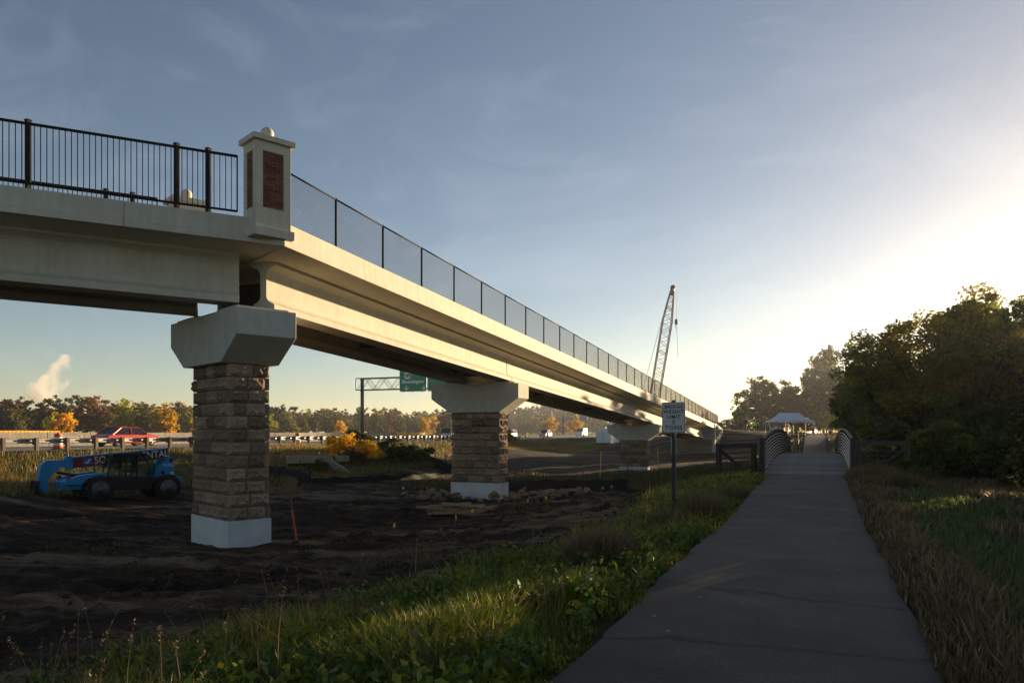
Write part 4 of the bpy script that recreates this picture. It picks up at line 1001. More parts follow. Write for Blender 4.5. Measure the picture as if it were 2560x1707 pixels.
# ------------------------------------------------------------------ canopy tent, tables, people at the far end
TENT = pmat('tent_fabric', (.66, .68, .74), .7, var=.04); ALU = pmat('tent_frame', (.45, .46, .48), .4, metal=.5, var=.1)
tnz = H1(-4, 117.5)
tn = thing('canopy_tent', 'white pop-up canopy tent beside the path at the top of the hill', 'tent', (-4.0, 117.5, tnz), R(24))
e, hh, rr = 2.15, 2.48, 3.25
cvs = [(-3.05, -1.5, e), (3.05, -1.5, e), (3.05, 1.5, e), (-3.05, 1.5, e), (-1.45, 0, 3.32), (1.45, 0, 3.32)]
def cat_(p, q, n=6, sag=.22): return [Vector(p).lerp(Vector(q), i / n) - Vector((0, 0, sag * math.sin(math.pi * i / n))) for i in range(n + 1)]
tm = MB()
def roof_face(a, b, c, d):           # a-b eave, d-c ridge, sagging
    l, r_ = cat_(a, d), cat_(b, c); tm.loft([[l[i].lerp(r_[i], j / 4) for j in range(5)] for i in range(7)], closed=False, caps=False)
V_ = [Vector(p) for p in cvs]
roof_face(V_[0], V_[1], V_[5], V_[4]); roof_face(V_[2], V_[3], V_[4], V_[5]); roof_face(V_[1], V_[2], V_[5], V_[5]); roof_face(V_[3], V_[0], V_[4], V_[4])
tm.build('roof', TENT, tn)
va = MB()
for i in range(4):
    a, b = V_[i], V_[(i + 1) % 4]; va.add([a, b, b - Vector((0, 0, .24)), a - Vector((0, 0, .24))], [(0, 1, 2, 3)])
va.build('valance', TENT, tn)
for x in (-3, 0, 3):
    for y_ in (-1.45, 1.45): MB().bar((x, y_, 0), (x, y_, e), .032, n=6).build('leg', ALU, tn)
tp = MB()
for y_ in (-1.45, 1.45):
    for x in (-3, -1.5, 0, 1.5): tp.bar((x, y_, e - .05), (x + 1.5, y_, e - .4), .02, n=4); tp.bar((x, y_, e - .4), (x + 1.5, y_, e - .05), .02, n=4)
tp.build('scissor_frame', ALU, tn)
TTOP = pmat('table_top', (.55, .56, .58), .6, var=.05)
def table(label, x, y_, rz, l=2.4):
    t_ = thing('folding_table', label, 'table', (x, y_, H1(x, y_)), rz, 'folding tables by the canopy tent'); MB().box((0, 0, .74), (l, .75, .04)).build('table_top', TTOP, t_)
    for s_ in (-1, 1):
        for q in (-.3, .3): MB().bar((s_ * l * .4, q, 0), (s_ * l * .4, q, .72), .018, n=5).build('leg', ALU, t_)
    return t_
t1 = table('white folding table with boxes and blue cups before the canopy tent', -5.3, 112.2, R(20), 2.7)
for k, (dx, col, sz) in enumerate([(-.9, (.6, .6, .62), (.4, .3, .22)), (-.35, (.65, .65, .66), (.45, .3, .34)), (.15, (.55, .57, .6), (.3, .3, .18)), (.6, (.04, .08, .35), (.35, .25, .16))]):
    o = MB().box((0, 0, sz[2] / 2), sz).build('carton', pmat('carton_%d' % k, col, .7, var=.1), bevel=.01); o.location = (-5.3 + dx * math.cos(R(20)), 112.2 + dx * math.sin(R(20)), t1.location.z + .76)
    tag(o, ('low white carton at the left end of the tent table', 'tall white carton on the tent table', 'small grey carton on the tent table', 'small blue carton at the right of the tent table')[k], 'carton', 'cartons on the tent table')
CLR = [('orange_plastic', (.75, .14, .02)), ('red_plastic', (.45, .03, .03)), ('cooler_white', (.6, .6, .6))]
def cooler(label, x, y_, m_, s_=1.0):
    c = thing('drink_cooler', label, 'cooler', (x, y_, H1(x, y_))); c.scale = (s_,) * 3
    MB().lathe([(.2, 0), (.22, .1), (.22, .5), (.2, .52)], n=16).build('barrel', m_, c); MB().lathe([(.225, .52), (.225, .6), (.18, .64)], n=16).build('lid', pmat('cooler_white', (.6, .6, .6), .5), c); MB().box((0, -.24, .1), (.05, .06, .05)).build('tap', TBLK, c)
cooler('orange drinks cooler on the ground right of the canopy tent', 1.5, 116, pmat('orange_plastic', (.75, .14, .02), .5), 1.3)
cooler('red drinks cooler on the ground under the tent table', -4.2, 112.6, pmat('red_plastic', (.40, .03, .03), .5), 1.0)
# a pair of ground bikes / small machine beside the path
SILV = pmat('bike_metal', (.4, .4, .42), .4, metal=.6, var=.1)
def bike(label, x, y_, rz, frame):
    b = thing('bicycle', label, 'bicycle', (x, y_, H1(x, y_)), rz, 'bicycles parked by the tent')
    for q in (-.52, .52):
        w_ = MB(); w_.tube([(q + .33 * math.cos(a_), 0, .34 + .33 * math.sin(a_)) for a_ in np.linspace(0, 2 * math.pi, 21)], .018, 5)
        for k in range(8): w_.bar((q, 0, .34), (q + .32 * math.cos(k * .785), 0, .34 + .32 * math.sin(k * .785)), .003, n=3)
        w_.build('wheel', RUBBER, b)
    f_ = MB()
    for p, q in (((-.52, 0, .34), (-.05, 0, .30)), ((-.05, 0, .30), (-.2, 0, .82)), ((-.2, 0, .78), (.36, 0, .84)), ((-.05, 0, .30), (.38, 0, .74)), ((-.52, 0, .34), (-.19, 0, .75)), ((.52, 0, .34), (.35, 0, .92))): f_.bar(p, q, .018, n=6)
    f_.build('frame', frame, b); MB().box((-.22, 0, .86), (.26, .13, .05)).build('saddle', TBLK, b)
    MB().bar((.33, -.28, .96), (.33, .28, .96), .014, n=6).bar((.35, 0, .9), (.33, 0, .96), .015, n=6).build('handlebar', SILV, b)
bike('bicycle with red frame leaning near the orange cooler', .55, 116.6, R(20), pmat('bike_red', (.4, .03, .03), .4))
bike('silver bicycle parked right of the orange cooler', 2.4, 116.4, R(-10), SILV)
# small white notice board on the right of the path
nb = thing('notice_board', 'small white notice board on a post right of the far path', 'sign', (2.55, 75, H1(2.55, 75)), R(4))
MB().box((0, 0, .7), (.09, .09, 1.5)).build('post', STEELBR, nb); MB().box((-.17, -.06, 1.35), (.26, .03, .62)).build('left_panel', SIGNW, nb); MB().box((.15, -.06, 1.35), (.3, .03, .62)).build('right_panel', SIGNW, nb)

# people ---------------------------------------------------------------
SKIN = pmat('skin', (.42, .24, .17), .6, var=.08)
def body_mesh(pose):
    J = {'pel': (0, 0, .95, .135), 'wai': (0, 0, 1.12, .13), 'che': (0, .0, 1.34, .15), 'nec': (0, 0, 1.50, .06), 'hd1': (0, -.01, 1.58, .078), 'hd2': (0, -.02, 1.68, .082), 'hd3': (0, -.01, 1.745, .045)}
    E_ = [('pel', 'wai'), ('wai', 'che'), ('che', 'nec'), ('nec', 'hd1'), ('hd1', 'hd2'), ('hd2', 'hd3')]
    st = .22 if pose == 'walk' else .03
    for s_, n_ in ((-1, 'l'), (1, 'r')):
        sy = s_ * st
        J['hip' + n_] = (s_ * .10, 0, .88, .095); J['kne' + n_] = (s_ * .12, -.02 + sy * .5, .49, .062); J['ank' + n_] = (s_ * .125, sy, .09, .045); J['toe' + n_] = (s_ * .14, sy - .17, .035, .035)
        J['sho' + n_] = (s_ * .185, 0, 1.42, .065)
        if pose in ('fold', 'hold'): el, wr_, ha = (s_ * .25, .02, 1.14, .045), (s_ * .13, -.22, 1.12 + (.08 if pose == 'hold' else 0), .033), (s_ * .06, -.27, 1.14 + (.08 if pose == 'hold' else 0), .034)
        else: el, wr_, ha = (s_ * .26, .03 - sy * .5, 1.13, .045), (s_ * .27, -.05 - sy * .9, .88, .032), (s_ * .27, -.08 - sy, .79, .036)
        J['elb' + n_], J['wri' + n_], J['han' + n_] = el, wr_, ha
        E_ += [('pel', 'hip' + n_), ('hip' + n_, 'kne' + n_), ('kne' + n_, 'ank' + n_), ('ank' + n_, 'toe' + n_), ('che', 'sho' + n_), ('sho' + n_, 'elb' + n_), ('elb' + n_, 'wri' + n_), ('wri' + n_, 'han' + n_)]
    ks = list(J); me_ = bpy.data.meshes.new('person'); me_.from_pydata([J[k][:3] for k in ks], [(ks.index(a), ks.index(b)) for a, b in E_], [])
    o = bpy.data.objects.new('tmp', me_); COL.objects.link(o); md = o.modifiers.new('s', 'SKIN'); md.use_smooth_shade = True
    for i, k in enumerate(ks): me_.skin_vertices[0].data[i].radius = (J[k][3], J[k][3] * (.8 if k in ('che', 'pel', 'wai') else 1)); me_.skin_vertices[0].data[i].use_root = (k == 'pel')
    sb = o.modifiers.new('sub', 'SUBSURF'); sb.levels = 1; sb.render_levels = 1
    dg = bpy.context.evaluated_depsgraph_get(); out = bpy.data.meshes.new_from_object(o.evaluated_get(dg)); bpy.data.objects.remove(o)
    out.name = 'body'; out.materials.clear()
    for m_ in (SKIN, SKIN, SKIN, SKIN): out.materials.append(m_)       # slots: skin, trousers, top, shoes
    for p_ in out.polygons:
        c = p_.center; r_ = math.hypot(c.x, c.y)
        p_.material_index = 3 if c.z < .10 else 1 if (c.z < .97 and abs(c.x) < .22 and not (abs(c.x) > .2 and c.z > .7)) else 0 if (c.z > 1.49 or (abs(c.x) > .21 and c.z < .86) or (pose != 'stand' and c.y < -.235)) else 2
        p_.use_smooth = True
    return out
BODY = {k: body_mesh(k) for k in ('stand', 'walk', 'fold', 'hold')}
HAIRM = MB().lathe([(.095, -.06), (.10, 0), (.085, .06), (.045, .095), (.01, .105)], n=12).mesh('hair'); CAPM = MB().lathe([(.105, -.02), (.105, .03), (.085, .08), (.03, .105)], n=12).box((0, -.13, -.01), (.16, .12, .015)).mesh('cap')
VESTM = MB().loft([[(.20 * math.cos(a_) * w_, .155 * math.sin(a_) * w_, z) for a_ in np.linspace(0, 2 * math.pi, 17)[:-1]] for z, w_ in ((.93, 1.0), (1.1, .98), (1.3, 1.05), (1.42, 1.04), (1.46, .75))], caps=False).mesh('vest')
def cloth(c): return pmat('cloth_%02d%02d%02d' % tuple(int(v * 99) for v in c), c, .8, var=.15, scale=9)
def person(label, x, y_, rz, top, leg, pose='stand', z=None, head=('hair', (.03, .02, .015)), vest=None, s_=1.0):
    b = obj('person', BODY[pose]); b.location = (x, y_, H1(x, y_) if z is None else z); b.rotation_euler = (0, 0, rz); b.scale = (s_,) * 3
    for i, m_ in enumerate((SKIN, cloth(leg), cloth(top), cloth((.03, .025, .02)))): b.material_slots[i].link = 'OBJECT'; b.material_slots[i].material = m_
    h_ = obj(head[0], (HAIRM if head[0] == 'hair' else CAPM).copy(), cloth(head[1]), b); h_.location = (0, .005, 1.705)
    if vest: obj('safety_vest', VESTM.copy(), pmat('hi_vis', (.42, .85, .02), .6, var=.05), b)
    return tag(b, label, 'person', 'people around the hilltop and bridge end')
DK = (.03, .03, .035); JN = (.03, .04, .07)
person('person in dark clothes standing sideways on the hill right of the bridge end', -14.0, 115.5, R(100), DK, DK, 'fold')
person('person in dark jacket striding on the hill, left of the high visibility jackets', -11.9, 116.5, R(70), (.05, .045, .045), DK, 'walk')
person('person in bright yellow green jacket and dark trousers standing by the dark tree', -8.4, 111.5, R(170), (.42, .85, .02), DK, 'stand', vest=1)
person('person half hidden left of the bright jacket, wearing a dull yellow vest', -9.3, 113.5, R(150), (.30, .38, .05), DK, 'stand')
person('person in grey shirt close behind the bright yellow green jacket', -8.1, 114.5, R(200), (.25, .27, .30), DK, 'fold')
person('person in tan coat standing between the dark tree and the tent', -6.9, 118.5, R(140), (.2, .16, .12), DK, 'stand')
person('person in light blue shirt at the left edge of the tent', -5.9, 115.2, R(30), (.3, .4, .55), JN, 'hold')
person('person in brown jacket and cap at the left front of the tent', -5.6, 113.6, R(160), (.16, .12, .08), (.2, .17, .13), 'hold', head=('cap', (.2, .17, .1)))
person('person in blue shirt behind the tent table', -4.9, 117.6, R(170), (.06, .1, .26), DK, 'stand')
person('person in orange shirt under the left half of the tent', -4.4, 119.6, R(200), (.45, .14, .05), DK, 'stand')
person('person in yellow green vest behind the tent table', -3.6, 117.5, R(20), (.42, .85, .02), DK, 'stand', vest=1)
person('person in red shirt under the right half of the tent', -1.45, 117.2, R(10), (.30, .03, .04), DK, 'stand')
person('person in white shirt and white cap under the right end of the tent', -.75, 116.8, R(180), (.55, .57, .62), JN, 'stand', head=('cap', (.6, .6, .62)))
person('person in grey top right of the tent leg', .05, 117.5, R(120), (.18, .19, .22), DK, 'walk')
person('person in white shirt bending over the bicycles right of the tent', 1.0, 117.2, R(60), (.55, .5, .42), DK, 'hold', head=('cap', (.5, .5, .5)), s_=.9)
for lab, t_, o_, ps in (('person leaning at the bridge fence near its far end', 79.5, 1.6, 'fold'), ('person standing on the bridge deck beside the last fence panels', 81.0, 1.9, 'stand'), ('dark figure with a bag at the very end of the bridge fence', 84.6, 2.2, 'hold')):
    person(lab, XB + o_, YB + t_, R(60), DK, DK, ps, z=(zt(t_) - .385) if t_ < MAIN_END else H1(XB + o_, YB + t_))

# ------------------------------------------------------------------ small things on the building site
RS = random.Random(11)
def pin_flag(label, x, y_, col, h=.42):
    f_ = thing('pin_flag', label, 'flag', (x, y_, H1(x, y_) - .02), RS.uniform(0, 6), 'survey pin flags'); l = RS.uniform(-.12, .12)
    MB().bar((0, 0, 0), (l, 0, h), .004, n=4).build('wire', GALV, f_)
    fl = MB(); n = 5; a_ = [(l + .10 * i / (n - 1), .025 * math.sin(i * 1.7), h - .02 * i * i / 8) for i in range(n)]
    fl.loft([[p for p in a_], [(p[0] - .03, p[1] + .012, p[2] - .11) for p in a_]], closed=False, caps=False); fl.build('flag', col, f_)
YF = pmat('flag_yellow', (.75, .50, .015), .6, var=.08); RF = pmat('flag_red', (.75, .05, .02), .6, var=.08); WF = pmat('flag_white', (.65, .65, .65), .6)
for (x, y_), lab in zip([(-10.9, 18.2), (-10.2, 20.5), (-10.5, 22.5), (-10.1, 26.3), (-9.7, 27.6), (-9.8, 33.4), (-9.4, 34.0), (-9.2, 35.0)],
    ['nearest yellow pin flag, alone right of the leaning stake', 'yellow pin flag between the nearest flag and the timber pile', 'yellow pin flag just below the timber pile', 'yellow pin flag right of the timber pile', 'small yellow pin flag, farther right of the timber pile', 'yellow pin flag at the right end of the rocks', 'thin yellow pin flag, middle of three by the black silt fence', 'yellow pin flag, rightmost of three by the black silt fence']): pin_flag(lab, x, y_, YF)
for (x, y_), lab, c_ in (((-21.7, 34.3), 'red pin flag left of the broken rocks', RF), ((-19.6, 36.0), 'brighter red pin flag beside the middle pier', RF), ((-18.4, 30.6), 'low red pin flag at the left of the rocks', RF), ((-20.8, 35.4), 'white pin flag between two red flags left of the middle pier', WF), ((-20.2, 35.8), 'small dim red pin flag behind the broken rocks', RF)): pin_flag(lab, x, y_, c_, .38)
# leaning orange stake with a small board
WD = pmat('raw_lumber', (.30, .20, .12), .85, var=.25, scale=5, bump=.2, rnd=.25); STO = pmat('stake_orange', (.50, .11, .03), .7, var=.15); LATH = pmat('yellow_lath', (.50, .40, .16), .8, var=.2); YTP = pmat('stake_yellow', (.7, .45, .02), .6)
st = thing('survey_stake', 'leaning orange survey stake with a small board beside the nearest pier', 'stake', (-13.55, 17.3, H1(-13.55, 17.3)), 0)
MB().bar((0, 0, -.05), (-.22, .05, .85), .06, .03).build('orange_stake', STO, st); MB().bar((-.21, .05, .83), (-.30, .07, 1.3), .05, .025).build('upper_stake', TPOST, st)
MB().box((-.36, .1, 1.5), (.34, .03, .5), .4).build('board', pmat('stake_board', (.16, .13, .07), .8, var=.2), st)
for lab, x, y_, h in (('pale yellow lath stake left of the farthest pier', -12.9, 46.5, 2.0), ('pale yellow lath stake right of the farthest pier', -10.7, 54.5, 2.1)):
    s_ = thing('lath_stake', lab, 'stake', (x, y_, H1(x, y_)), RS.uniform(0, 3), 'tall lath stakes'); MB().bar((0, 0, -.1), (.06 if 'left' in lab else -.25, 0, h * .68), .06, .03).build('lath', LATH, s_); MB().bar((.06 if 'left' in lab else -.25, 0, h * .68), (.09 if 'left' in lab else -.35, 0, h), .062, .032).build('painted_tip', YTP, s_)
# timber pile
for k in range(12):
    lv = k // 5; o = MB().box((0, 0, 0), (RS.uniform(1.4, 2.6), .14, .09)).build('timber', WD)
    x, y_ = -12.1 + RS.uniform(-.4, .4), 24.6 + (k % 5) * .2 - .4 + RS.uniform(-.08, .08)
    o.location = (x, y_, H1(x, y_) + .16 + lv * .13); o.rotation_euler = (RS.uniform(-.15, .15), RS.uniform(-.12, .12), R(28) + RS.uniform(-.5, .5))
    tag(o, 'rough sawn timber lying in the pile before the middle pier', 'timber', 'timbers piled before the middle pier')
o = MB().box((0, 0, 0), (1.6, .12, .05)).build('timber', WD); o.location = (-10.9, 24.2, H1(-10.9, 24.2) + .05); o.rotation_euler = (0, 0, R(20)); tag(o, 'single loose plank lying right of the timber pile', 'timber', 'timbers piled before the middle pier')
# broken limestone
ROCK = pmat('limestone', (.22, .15, .10), .95, var=.3, scale=4, bump=.6, bscale=12, rnd=.25)
def rock_mesh(seed):
    r_ = np.random.RandomState(seed); b_ = bmesh.new(); bmesh.ops.create_icosphere(b_, subdivisions=2, radius=.62)
    n_ = r_.randn(7, 3); n_ /= np.linalg.norm(n_, axis=1)[:, None]; d_ = r_.uniform(.16, .40, 7)
    for v in b_.verts:
        c = np.array(v.co) * r_.uniform(.88, 1.08)
        for n__, dd in zip(n_, d_):
            kk = c @ n__
            if kk > dd: c = c - n__ * (kk - dd)
        v.co = c * np.array([1, .85, .75])
    me_ = bpy.data.meshes.new('riprap_rock'); b_.to_mesh(me_); b_.free(); me_.materials.append(ROCK); return me_
RK = [rock_mesh(k) for k in range(9)]
def rock(x, y_, s_, grp, lab, lift=1):
    o = obj('riprap_rock', RS.choice(RK)); o.location = (x, y_, H1(x, y_) + .16 * s_ + RS.choice((0, 0, .1, .16)) * lift); o.scale = (s_ * RS.uniform(.8, 1.4), s_ * RS.uniform(.8, 1.3), s_ * RS.uniform(.5, .85)); o.rotation_euler = (RS.uniform(-.4, .4), RS.uniform(-.4, .4), RS.uniform(0, 6.3)); tag(o, lab, 'rock', grp)
cnt = 0
while cnt < 150:
    a_ = RS.uniform(0, 6.283); u = RS.uniform(1.02, 1.75); x, y_ = -15.0 + math.cos(a_) * 2.0 * u * (1.25 if math.cos(a_) > 0 else 1.15), 32.8 + math.sin(a_) * 1.35 * u
    if abs(x + 15) < 1.5 and abs(y_ - 32.8) < .75: continue
    rock(x, y_, RS.choice((.22, .3, .36, .42, .5)), 'broken rocks ringing the middle pier', 'tan broken limestone rock in the ring around the middle pier base'); cnt += 1
for k in range(26):
    x = RS.uniform(-12.0, -9.9); rock(x, 34.2 + RS.uniform(-.5, .7), RS.choice((.25, .35, .45, .55)), 'broken rocks before the black silt fence', 'tan broken limestone rock in the row before the black silt fence')
# silt fences
SILT = pmat('silt_fabric', (.012, .012, .013), .75, var=.3, scale=2, bump=.3, bscale=8); TP = pmat('steel_tpost', (.03, .03, .03), .7)
def silt(label, pts, h, posts=True, sag=.1, lift=0):
    L0 = Vector((pts[0][0], pts[0][1], H1(*pts[0]))); s_ = thing('silt_fence', label, 'silt fence', L0, 0, 'black silt fences')
    P2 = [Vector((x, y_)) for x, y_ in pts]; samp = []
    for i in range(len(P2) - 1):
        n = max(2, int((P2[i + 1] - P2[i]).length / .35))
        for k in range(n): samp.append(P2[i].lerp(P2[i + 1], k / n))
    samp.append(P2[-1]); rows = [[], [], [], []]
    for i, p in enumerate(samp):
        z = H1(p.x, p.y); hh = h * (1 - sag * abs(math.sin(i * .9)) - .25 * sag * RS.random())
        for r_, fz in enumerate((-.08, .35, .7, 1.0)): rows[r_].append(Vector((p.x + .04 * math.sin(i * 1.3 + r_) , p.y + .05 * math.sin(i * .7 + r_ * 2), z + hh * fz)) - L0)
    MB().loft(rows, closed=False, caps=False).build('fabric', SILT, s_)
    if posts:
        for i in range(0, len(samp), 6):
            p = samp[i]; z = H1(p.x, p.y); MB().bar(Vector((p.x, p.y + .06, z - .1)) - L0, Vector((p.x + RS.uniform(-.05, .05), p.y + .06, z + h + .55)) - L0, .035).build('post', TP, s_)
silt('black silt fence standing behind the rocks right of the middle pier', [(-15.4, 37.2), (-12.5, 36.6), (-10.6, 36.2), (-8.8, 36.8)], .72, sag=.15)
silt('collapsed black silt fence left of the weight limit sign', [(-8.2, 33.9), (-7.4, 33.4), (-6.4, 32.4)], .42, sag=.5)
silt('long black silt fence climbing the bank right of the nearest pier', [(-36.0, 37.0), (-33.5, 38.2), (-31.0, 38.3), (-28.5, 37.8)], .75, sag=.2)
silt('black silt fence on the grassy bank left of the middle pier', [(-33.5, 57.5), (-29.5, 54.5), (-25.5, 51)], .75, sag=.2)
silt('low black erosion fabric roll along the ditch between two piers', [(-28.6, 36.6), (-27.2, 39.5), (-26.0, 43.5), (-25.0, 48.0)], .42, posts=False, sag=.2)
# culvert headwall
CUL = pmat('culvert_concrete', (.36, .30, .22), .9, var=.2, scale=2, bump=.2, streak=.2)
cu_ = thing('culvert_headwall', 'weathered concrete culvert headwall with a sloping wing wall in the bank', 'culvert', (-32.0, 42.2, -1.15), R(52))
MB().box((0, 0, 1.02), (3.1, .32, .42)).box((0, -.06, .78), (3.1, .44, .10)).build('headwall_beam', CUL, cu_, bevel=.02)
MB().box((2.3, .1, 1.0), (.9, .3, .4)).build('broken_beam', CUL, cu_, bevel=.02)
MB().extrude([(-1.1, 1.0), (1.2, -.35), (1.4, -.35), (1.4, -.6), (-1.1, -.6)], -.12, .12, 'xz', Matrix.Translation((2.0, -.9, .1)) @ Matrix.Rotation(R(-50), 4, 'Z')).build('wing_wall', CUL, cu_, bevel=.02)
MB().box((0, .25, .35), (2.8, .1, 1.0)).build('opening', pmat('culvert_dark', (.03, .025, .02), .9), cu_)

# ------------------------------------------------------------------ vegetation
def leaf_quads(C, size, rng, aspect=1.5, up=0.0, jit=.4):
    """rhombic leaves at centres C"""
    n = len(C); a = rng.randn(n, 3); a /= np.linalg.norm(a, axis=1)[:, None]
    b = rng.randn(n, 3); b[:, 2] += up; b -= (b * a).sum(1)[:, None] * a; b /= np.linalg.norm(b, axis=1)[:, None] + 1e-9
    s = (size * (1 + jit * (rng.rand(n) * 2 - 1)))[:, None]
    c = np.cross(a, b)
    V = np.stack([C - a * s * .5 * aspect, C - b * s * .5 + c * s * .12, C + a * s * .5 * aspect, C + b * s * .5 + c * s * .12], 1).reshape(-1, 3)
    return V, np.arange(4 * n).reshape(-1, 4)
def tree_meshes(seed, h, cr, c0, nlobe, nclus, nleaf, lsize, flat=1.0, tr=None, dense=.45, spread=0.0, limbs=True, lobe_r=.40):
    rng = np.random.RandomState(seed); tr = tr or h * .022
    ctr = np.array([0, 0, h * (c0 + 1) / 2]); half = np.array([cr, cr, h * (1 - c0) / 2 * flat])
    # lobes fill the crown envelope
    lobes = []
    for i in range(nlobe):
        for _ in range(30):
            d = rng.randn(3); d /= np.linalg.norm(d); r = rng.uniform(.35, .74) if i else .2
            p = ctr + d * half * r
            if p[2] > h * c0 * .9 and all(np.linalg.norm((p - q) / half) > .38 for q in lobes): break
        lobes.append(p)
    C = []; cb = []
    per = max(1, nclus // nlobe)
    for p in lobes:
        lr = half * lobe_r * rng.uniform(.75, 1.2); tint = rng.uniform(.8, 1.2)
        for k in range(per):
            d = rng.randn(3); d /= np.linalg.norm(d); q = p + d * lr * (rng.rand() ** .4)
            n = int(nleaf * rng.uniform(.5, 1.5)); cs = cr * .145 * rng.uniform(.6, 1.35) * (1 + spread)
            dd_ = rng.randn(n, 3); dd_ /= np.linalg.norm(dd_, axis=1)[:, None]; L = q + dd_ * (rng.rand(n, 1) ** .5) * cs * np.array([1, 1, .82]); C.append(L); cb.append(np.full(n, tint * rng.uniform(.8, 1.2)))
    C = np.concatenate(C); cb = np.concatenate(cb) * rng.uniform(.65, 1.35, len(C))
    V, F = leaf_quads(C, lsize, rng)
    warm = np.clip(rng.rand(len(C)) * 1.4 - .75, 0, 1) * .5
    col = np.stack([cb * (1 + warm), cb * (1 + warm * .35), cb * (1 - warm * .6)], -1).repeat(4, 0)
    crown = np_mesh('crown', V, F, col)
    mb = MB(); bend = [Vector((0, 0, -.25))]; r_ = [tr * 1.35]
    for k in range(1, 7): z = h * (c0 + .42 * (1 - c0)) * k / 6; bend.append(Vector((rng.uniform(-1, 1) * h * .008 * k, rng.uniform(-1, 1) * h * .008 * k, z))); r_.append(tr * (1 - .12 * k))
    mb.tube(bend, r_, 8)
    if limbs:
        for p in lobes:
            k = rng.randint(2, 6); a = bend[k]; q = Vector(p); mid = a.lerp(q, .5) + Vector((rng.uniform(-.3, .3), rng.uniform(-.3, .3), h * .03))
            mb.tube([a, mid, q], [tr * .42, tr * .28, tr * .1], 6)
            for _ in range(3):
                d = Vector(np.clip(rng.randn(3), -1, 1) * half * lobe_r * .55); mb.tube([mid.lerp(q, .5), q + d * .6, q + d], [tr * .16, tr * .1, tr * .04], 4)
    return mb.mesh('trunk'), crown
BARK = pmat('tree_bark', (.06, .048, .038), .95, var=.35, scale=6, bump=.6, bscale=20)
def inst_tree(name, label, cat, ms, loc, rz, s_, mat, group, hs_=None):
    r = thing(name, label, cat, loc, rz, group); r.scale = (s_, s_, s_ * (hs_ or 1))
    for nm, me_, mt in (('trunk', ms[0], BARK), ('crown', ms[1], mat)):
        o = obj(nm, me_, None, r)
        if len(me_.materials) == 0: me_.materials.append(mt)
        if me_.materials[0] is not mt: o.material_slots[0].link = 'OBJECT'; o.material_slots[0].material = mt
    return r
OAKL = leafmat('oak_leaves', .6, hue=(.12, .145, .022)); OAKL2 = leafmat('oak_leaves_turning', .6, hue=(.20, .18, .020)); DKL = leafmat('dark_leaves', .5, hue=(.062, .078, .018)); HZL = leafmat('grey_green_leaves', .4, hue=(.052, .058, .022))
OAK = [tree_meshes(100 + k, 10, 4.6, .20, 15, 250, 75, .135, tr=.24, lobe_r=.35) for k in range(3)]
WOOD = [tree_meshes(120 + k, 11, 4.2, .14, 13, 230, 55, .21) for k in range(3)]
BUSH = [tree_meshes(140 + k, 3.6, 2.3, .04, 9, 150, 50, .11, tr=.05, limbs=True) for k in range(3)]
def nt(label, v, k, x, y_, h, base_h_, mat, rz=None, name='oak_tree', wide=1.0, group='trees right of the path'):
    s_ = h / base_h_ * wide
    return inst_tree(name, label, 'tree' if 'shrub' not in name else 'shrub', v[k], (x, y_, H1(x, y_) - .05), RS.uniform(0, 6.3) if rz is None else rz, s_, mat, group, 1 / wide)
nt('tall oak at the right edge of the photo, highest crown of all', OAK, 0, 9.6, 48.6, 10.3, 10, OAKL2)
nt('large oak with golden lit gaps, second tall crown from the right edge', OAK, 1, 6.3, 52, 10.2, 10, OAKL2, wide=1.05)
nt('oak at the left end of the big oak group beside the path', OAK, 2, 3.5, 53.5, 8.4, 10, OAKL, wide=.95)
nt('pale lit tree standing behind the tent at the head of the path', WOOD, 0, 1.2, 222, 25, 11, HZL, name='hilltop_tree', wide=.66)
nt('rounded dark tree standing alone left of the tent', WOOD, 1, -15.0, 226, 17.5, 11, DKL, name='hilltop_tree', wide=1.25)
nt('smaller tree overlapping the right side of the rounded dark tree', WOOD, 2, -6.2, 232, 16.5, 11, HZL, name='hilltop_tree', wide=1.15)
k = 0
for x, y_, h in ((3.5, 240, 17), (-1.5, 250, 15), (7.5, 226, 17), (12, 214, 18), (4.4, 86, 8.9), (5.2, 99, 9.3), (6.5, 72, 7.8), (9, 64, 8.2), (12.5, 60, 9), (5.0, 63, 7.5), (11, 88, 7.5), (8, 112, 6.6), (8.3, 47.5, 9.4), (-11, 246, 13), (-22, 250, 11), (6, 128, 6.5)):
    nt('dark leafy tree massed in the wood right of the path', WOOD, k % 3, x, y_, h, 11, DKL if k % 3 else OAKL, name='wood_tree', wide=1.15, group='dark trees massed right of the path'); k += 1
for x, y_, h in ((13.2, 34.8, 8), (19, 40, 9.5), (15.5, 30, 8.5), (20, 30, 9), (14, 25, 7.5), (24, 44, 10), (25, 56, 10), (27, 34, 10), (16, 72, 9), (22, 80, 9), (30, 62, 10), (14.5, 64, 9)):  # unseen trees added to shade the foreground, spaced to leave a sunlit gap
    nt('unseen tree extending the wood beyond the right edge, added for shade', WOOD, k % 3, x, y_, h, 11, DKL, name='wood_tree', wide=1.1, group='added shade trees beyond the right edge'); k += 1
for x in range(-30, 16, 4):
    nt('low dark shrub along the hilltop behind the tent', BUSH, k % 3, x + RS.uniform(-1, 1), 200 + RS.uniform(-6, 6), RS.uniform(3.6, 5.2), 3.6, DKL, name='hilltop_shrub', wide=1.4, group='shrubs along the hilltop behind the tent'); k += 1
